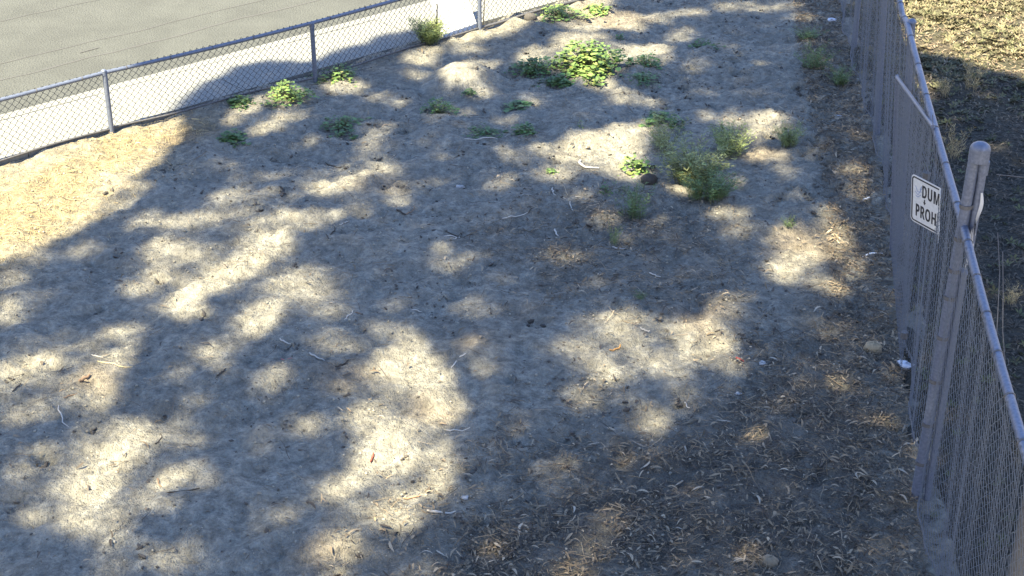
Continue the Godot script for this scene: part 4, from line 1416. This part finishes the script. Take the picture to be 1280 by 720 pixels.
func make_small_things() -> void:
	var pale := Color(0.5, 0.45, 0.38)
	var dark := Color(0.05, 0.04, 0.03)
	var brown := Color(0.2, 0.13, 0.08)
	stick(Vector2(-3.69, -11.74), Vector2(-3.36, -11.63), 0.006, Color(0.5, 0.4, 0.22), "long straw coloured stick lying in the left sun patches", "stick", 0.02)
	stick(Vector2(-3.79, -11.92), Vector2(-3.67, -11.84), 0.006, pale, "short pale stick at the end of the long straw coloured one")
	stick(Vector2(-3.76, -11.37), Vector2(-3.69, -11.48), 0.016, brown, "short thick brown wood chunk in the left sun patches")
	stick(Vector2(-4.29, -11.20), Vector2(-4.26, -11.36), 0.007, dark, "dark twig near the left edge of the yard")
	stick(Vector2(-3.85, -11.02), Vector2(-3.70, -10.72), 0.006, pale, "pale straight twig below the brown wood chunk")
	stick(Vector2(-3.83, -11.11), Vector2(-3.73, -11.19), 0.005, brown, "thin brown twig between wood chunk and pale twig")
	stick(Vector2(-2.91, -10.43), Vector2(-2.91, -10.64), 0.007, dark, "dark curved twig standing out in the lower left sun patch", "stick", 0.12)
	stick(Vector2(-2.82, -10.05), Vector2(-2.76, -9.90), 0.006, brown, "small brown twig at the rim of the lower left sun patch")
	stick(Vector2(-2.71, -9.80), Vector2(-2.44, -9.83), 0.008, dark, "dark twig lying just below the lower left sun patch")
	stick(Vector2(-2.57, -11.42), Vector2(-2.51, -11.53), 0.008, dark, "dark short twig in the left shade")
	stick(Vector2(-1.24, -14.96), Vector2(-1.14, -14.80), 0.012, dark, "dark bark piece of the V shaped twig")
	stick(Vector2(-1.15, -14.82), Vector2(-1.05, -15.09), 0.007, brown, "raised arm of the V shaped twig in the yard's middle")
	stick(Vector2(-2.16, -16.36), Vector2(-1.92, -16.15), 0.008, dark, "dark crooked twig near the upper left sun streak")
	stick(Vector2(-1.90, -14.28), Vector2(-1.86, -14.55), 0.007, dark, "dark twig upright in the middle left shade")
	stick(Vector2(-1.82, -14.57), Vector2(-1.72, -14.61), 0.005, pale, "pale sliver beside the dark upright twig")
	stick(Vector2(-1.57, -12.53), Vector2(-1.50, -12.68), 0.006, pale, "pale forked twig, lower arm, at the left centre")
	stick(Vector2(-1.50, -12.65), Vector2(-1.41, -12.60), 0.006, brown, "brown forked twig, upper arm, at the left centre")
	stick(Vector2(-1.81, -11.82), Vector2(-1.67, -11.75), 0.007, pale, "pale curved twig left of the big sun triangle")
	stick(Vector2(-1.56, -11.61), Vector2(-1.45, -11.75), 0.008, dark, "dark twig with pale end left of the big sun triangle")
	stick(Vector2(-2.11, -12.08), Vector2(-2.01, -12.04), 0.007, pale, "short white sliver in the left centre shade")
	stick(Vector2(-0.97, -12.78), Vector2(-0.86, -12.76), 0.006, pale, "short white sliver above the big sun triangle")
	stick(Vector2(-0.56, -13.02), Vector2(-0.47, -13.03), 0.006, pale, "faint pale sliver beside the round sun spot")
	stick(Vector2(-0.65, -9.51), Vector2(-0.43, -9.52), 0.011, pale, "flat pale bark strip at the right of the bottom sun patch", "bark_strip", 0.01)
	stick(Vector2(-0.84, -9.71), Vector2(-0.71, -9.79), 0.009, Color(0.5, 0.27, 0.16), "reddish stick end in the bottom sun patch")
	stick(Vector2(-0.55, -10.75), Vector2(-0.35, -10.75), 0.006, pale, "straight pale stick under the big sun triangle", "stick", 0.005)
	stick(Vector2(-1.14, -10.22), Vector2(-1.12, -10.31), 0.009, Color(0.18, 0.05, 0.03), "small dark red chip in the bottom sun patch")
	stick(Vector2(-0.47, -11.82), Vector2(-0.41, -11.84), 0.008, pale, "white chip beside the right twin sun spots")
	stick(Vector2(-0.54, -11.65), Vector2(-0.51, -11.78), 0.006, pale, "small curved white twig beside the twin sun spots", "stick", 0.2)
	stick(Vector2(-0.61, -16.84), Vector2(-0.06, -16.96), 0.006, pale, "long pale twig under the flat dark weed")
	stick(Vector2(-0.11, -14.72), Vector2(0.17, -14.88), 0.006, pale, "long pale twig in the yard's centre")
	stick(Vector2(0.45, -15.53), Vector2(0.47, -15.27), 0.008, pale, "short pale stick pointing away in the yard's centre")
	stick(Vector2(0.54, -15.36), Vector2(0.75, -15.29), 0.006, pale, "pale stick lying across, beside the short pale one")
	stick(Vector2(0.63, -15.13), Vector2(0.66, -14.98), 0.007, pale, "pale stub below the crossing sticks")
	stick(Vector2(0.45, -14.51), Vector2(0.48, -14.37), 0.009, pale, "bright chip in the yard's centre right")
	stick(Vector2(0.35, -14.28), Vector2(0.58, -14.30), 0.006, dark, "dark twig lying below the bright chip")
	stick(Vector2(1.36, -13.47), Vector2(1.47, -13.43), 0.007, pale, "pale stick among brown litter at the centre right")
	stick(Vector2(1.03, -14.07), Vector2(1.17, -14.11), 0.011, Color(0.4, 0.37, 0.33), "pale bark piece below the narrow dark weed", "bark_strip")
	stick(Vector2(1.18, -12.27), Vector2(1.27, -12.28), 0.008, pale, "white sliver in the centre right sun patch")
	stick(Vector2(0.88, -11.92), Vector2(0.99, -12.06), 0.009, Color(0.45, 0.24, 0.08), "orange brown curled leaf stick in the centre right sun patch", "stick", 0.1)
	stick(Vector2(-0.71, -14.28), Vector2(-0.53, -14.34), 0.006, pale, "pale twig of the small brush heap, left")
	stick(Vector2(-0.61, -14.22), Vector2(-0.54, -14.39), 0.006, pale, "pale twig leaning over the small brush heap")
	stick(Vector2(-0.50, -14.30), Vector2(-0.36, -14.43), 0.006, brown, "brown twig at the right of the small brush heap")
	stick(Vector2(-0.70, -14.39), Vector2(-0.40, -14.34), 0.007, dark, "dark twig lying under the small brush heap")
	stick(Vector2(1.47, -11.06), Vector2(1.50, -10.97), 0.006, pale, "small pale twig below the centre right sun patch")
	stick(Vector2(2.00, -11.78), Vector2(2.06, -11.71), 0.009, Color(0.3, 0.06, 0.05), "small bright red scrap right of the centre sun patch", "paper_strip")
	stick(Vector2(-2.06, -11.77), Vector2(-1.95, -11.74), 0.006, Color(0.45, 0.16, 0.14), "faded red scrap in the left centre", "paper_strip")
	stick(Vector2(3.55, -13.84), Vector2(3.77, -13.91), 0.012, Color(0.75, 0.75, 0.75), "bent white paper strip near the dumping sign", "paper_strip", -0.1)
	stick(Vector2(3.83, -15.21), Vector2(3.91, -15.23), 0.012, Color(0.7, 0.7, 0.7), "small white paper scrap by the right fence sun spots", "paper_strip")
	stick(Vector2(4.10, -16.31), Vector2(3.91, -15.29), 0.016, dark, "dark edging board end along the right fence sun spots", "board_edge", 0.0)
	stick(Vector2(0.79, -16.27), Vector2(0.98, -16.01), 0.014, Color(0.62, 0.58, 0.5), "white curved bark peel in the middle sun patch", "bark_peel", 0.35)
	# crumpled white litter
	var r := RandomNumberGenerator.new()
	r.seed = 21
	for row in [[4.04, -17.71, 0.055, "crumpled white wrapper by itself in the right shade"], [4.62, -21.34, 0.06, "white scrap at the far end of the right fence"], [3.50, -11.68, 0.085, "crumpled pale blue paper at the foot of the right fence"], [2.23, -11.74, 0.035, "small white scrap right of the red scrap"], [1.96, -11.28, 0.03, "small pale pebble like scrap in the right litter"], [-0.37, -9.76, 0.028, "small white scrap right of the bottom sun patch"], [-0.58, -15.61, 0.045, "pale flake in the middle shade left of a round sun spot"]]:
		var g := Geo.new()
		g.blob(Vector3.ZERO, Vector3(row[2], row[2] * 0.4, row[2] * 0.75), 0.55, r, Color.WHITE, 5, 8)
		var o := piece("paper_scrap", g.mesh(), paint(Color(0.6, 0.63, 0.7) if row[2] > 0.05 else Color(0.4, 0.4, 0.4)))
		o.position = Vector3(row[0], ground_y(row[0], row[1]) + row[2] * 0.25, row[1])
		tag(o, row[3], "litter")
	for row in [[3.26, -11.96, 0.085, Color(0.4, 0.32, 0.2), "rounded tan stone near the foot of the right fence"], [1.53, -15.68, 0.1, Color(0.07, 0.06, 0.05), "dark clod in the shade under the middle sun patch"], [0.27, -21.37, 0.1, Color(0.1, 0.09, 0.08), "dark round stone at the far fence's bottom rail"], [1.87, -8.90, 0.07, Color(0.3, 0.24, 0.16), "tan stone in the litter at the bottom of the yard"]]:
		var g := Geo.new()
		g.blob(Vector3.ZERO, Vector3(row[2], row[2] * 0.7, row[2] * 0.85), 0.12, r, Color.WHITE, 7, 11)
		var o := piece("stone", g.mesh(), worn(paint(row[3]), noise_texture(71, 0.05, Color(0.7, 0.7, 0.7), Color(1, 1, 1), 4, 128), 4.0))
		o.position = Vector3(row[0], ground_y(row[0], row[1]) + row[2] * 0.3, row[1])
		tag(o, row[4], "stone")
	# the large pale leaves one can pick out
	var shapes := [litter_leaf(0.13, 0.009, 0.012, 0.022), litter_leaf(0.145, 0.010, 0.01, -0.02), litter_leaf(0.11, 0.010, 0.02, 0.01)]
	var k := 0
	for row in [
		[0.66, -10.47, "pale dry leaf just below the centre right sun patch"],
		[1.05, -10.47, "pale dry leaf under the lowest sun spot of the centre right patch"],
		[1.40, -10.27, "pale straight leaf in the middle of the right hand litter"],
		[1.06, -10.10, "long pale curved leaf under a dim sun spot in the litter"],
		[1.77, -10.75, "pale dry leaf at the upper edge of the right hand litter"],
		[2.35, -11.82, "upright pale leaf beside the white scrap and the red scrap"],
		[0.46, -9.61, "pale leaf at the left of the litter, above the bottom sun spots"],
		[1.31, -9.91, "pale leaf in the litter, upper of a close pair"],
		[1.45, -9.81, "pale leaf in the litter, lower of a close pair"],
		[1.23, -9.28, "pale leaf low in the litter right of the bottom sun spots"],
		[1.88, -9.68, "pale leaf in the bare patch of the right hand litter"],
		[3.28, -10.80, "pale leaf at the fence foot below the crumpled blue paper"],
		[3.21, -10.39, "pale leaf at the fence foot just above the gate post base"],
		[3.08, -10.03, "pale leaf beside the gate post base"],
		[3.00, -9.63, "pale leaf at the fence foot below the gate post base"],
		[2.72, -9.92, "pale leaf a step inside the yard from the gate post"],
		[1.65, -8.85, "pale leaf beside the tan stone at the bottom of the yard"],
		[-0.63, -8.98, "pale leaf at the bottom, left of a pair beside the sun patch"],
		[-0.52, -9.00, "pale leaf at the bottom, right of a pair beside the sun patch"],
		[0.07, -9.28, "pale leaf between the bottom sun patch and the bottom sun spots"],
		[2.88, -12.65, "pale leaf on the dark strip below the right hand sun patches"],
	]:
		var o := piece("eucalyptus_leaf", shapes[k % 3], paint(Color(0.4, 0.34, 0.26) * (0.7 + 0.05 * (k % 7))))
		o.position = Vector3(row[0], ground_y(row[0], row[1]) + 0.012, row[1])
		o.rotation = Vector3(0.3 * sin(k * 3.1), k * 2.39, 0.25 * cos(k * 1.7))
		tag(o, row[2], "leaf", "large pale leaves in the litter")
		k += 1
	# the white board and the stakes at the street fence
	var a := Vector2(-0.87, -20.52) + LEFT_OUT * 0.1
	var b := Vector2(-0.39, -20.94) + LEFT_OUT * 0.1
	var mid := (a + b) / 2
	var board := tag(thing("white_board", Vector3(mid.x, 0, mid.y)), "white painted board propped at a slant behind the low fence", "board")
	var turn := Basis(Vector3(LEFT_DIR.x, 0, LEFT_DIR.y), Vector3.UP, Vector3(-LEFT_OUT.x, 0, -LEFT_OUT.y)) * Basis(Vector3.RIGHT, -0.5)
	var g := Geo.new()
	g.box(turn * Vector3(0, 0.52, -0.03), Vector3(a.distance_to(b), 0.98, 0.02), turn)
	piece("panel", g.mesh(), worn(paint(Color(0.74, 0.74, 0.74), 0.6), noise_texture(81, 0.02, Color(0.8, 0.8, 0.8), Color(1, 1, 1)), 1.0), board)
	for s in [-1, 1]:
		g = Geo.new()
		var leg := turn * Basis(Vector3.RIGHT, 0.62)
		g.box(turn * Vector3(0.1 * s, 0.62, -0.06) + leg * Vector3(0, -0.26, -0.02), Vector3(0.04, 0.52, 0.03), leg)
		piece("prop", g.mesh(), paint(Color(0.3, 0.24, 0.16)), board)
	for row in [[-1.06, -20.45, 0.55, 0.014, "dark thin stake left of the white board"], [-0.42, -21.19, 0.42, 0.009, "thin dark stem right of the third fence post"]]:
		g = Geo.new()
		g.tube([Vector3(0, -0.05, 0), Vector3(0.02, row[2] * 0.5, 0.01), Vector3(0.03, row[2], -0.01)], [row[3], row[3] * 0.9, row[3] * 0.7], 7)
		var o := piece("stake", g.mesh(), paint(Color(0.07, 0.06, 0.04)))
		o.position = Vector3(row[0], 0, row[1])
		tag(o, row[4], "stake")


func _ready() -> void:
	var cam := Camera3D.new()
	cam.name = "camera"
	cam.position = Vector3(0, 7, 0)
	cam.rotation_degrees = Vector3(-28, 0, 0)
	cam.fov = 21.29
	cam.far = 1500.0
	add_child(cam)
	var sky := ProceduralSkyMaterial.new()
	sky.sky_top_color = Color(0.37, 0.49, 0.69)
	sky.sky_horizon_color = Color(0.82, 0.82, 0.82)
	sky.sky_curve = 0.15
	sky.ground_bottom_color = Color(0.35, 0.31, 0.25)
	sky.ground_horizon_color = Color(0.6, 0.62, 0.62)
	sky.energy_multiplier = 0.76
	var env := Environment.new()
	env.background_mode = Environment.BG_SKY
	env.sky = Sky.new()
	env.sky.sky_material = sky
	env.tonemap_mode = Environment.TONE_MAPPER_LINEAR
	env.tonemap_exposure = 5.3
	env.sdfgi_enabled = true
	env.ssao_enabled = true
	env.ssil_enabled = true
	var we := WorldEnvironment.new()
	we.name = "world_environment"
	we.environment = env
	add_child(we)
	var sun := DirectionalLight3D.new()
	sun.name = "sun"
	sun.light_color = Color(1.0, 0.955, 0.82)
	sun.light_energy = 1.6
	sun.light_angular_distance = 0.5
	sun.shadow_enabled = true
	add_child(sun)
	sun.look_at_from_position(TO_SUN * 60.0, Vector3.ZERO)

	rng.seed = 11
	rough_noise.seed = 2
	rough_noise.frequency = 0.35
	rough_noise.fractal_octaves = 3
	lump_noise.seed = 4
	lump_noise.frequency = 0.5
	lump_noise.fractal_octaves = 3
	patch_noise.seed = 6
	patch_noise.frequency = 0.5
	patch_noise.fractal_octaves = 3
	var trample := PackedVector2Array([Vector2(1.21, -18.09), Vector2(2.87, -20.22), Vector2(4.23, -18.66), Vector2(3.63, -15.00), Vector2(2.79, -15.21), Vector2(3.22, -16.79), Vector2(2.19, -17.82)])
	for k in 1600:
		var p := Vector2(rng.randf_range(-5.0, 5.0), rng.randf_range(-23.0, -8.0))
		if inside(p.x, p.y, trample):
			pits.append(Vector4(p.x, p.y, rng.randf_range(0.05, 0.12), rng.randf_range(0.03, 0.07)))
		elif k % 4 == 0:
			pits.append(Vector4(p.x, p.y, rng.randf_range(0.05, 0.16), rng.randf_range(0.012, 0.04)))
	var heap := Vector2(-0.63, -18.96)
	pits.append(Vector4(heap.x, heap.y, 0.55, -0.16))

	steel = worn(paint(Color(0.185, 0.21, 0.275), 0.5, 0.35), noise_texture(21, 0.03, Color(0.72, 0.73, 0.75), Color(1, 1, 1), 5), 2.0)
	dull_steel = worn(paint(Color(0.16, 0.16, 0.17), 0.6, 0.3), noise_texture(22, 0.03, Color(0.7, 0.68, 0.65), Color(1, 1, 1), 5), 2.0)
	wire_steel = paint(Color(0.12, 0.14, 0.175), 0.6, 0.2)

	dark_wire = paint(Color(0.075, 0.08, 0.085), 0.6, 0.2)

	canopy_gaps()
	make_yard()
	make_lot()
	make_street()
	make_left_fence()
	make_right_fence()
	make_sign()
	make_trees()
	make_plants()
	make_litter()
	make_small_things()
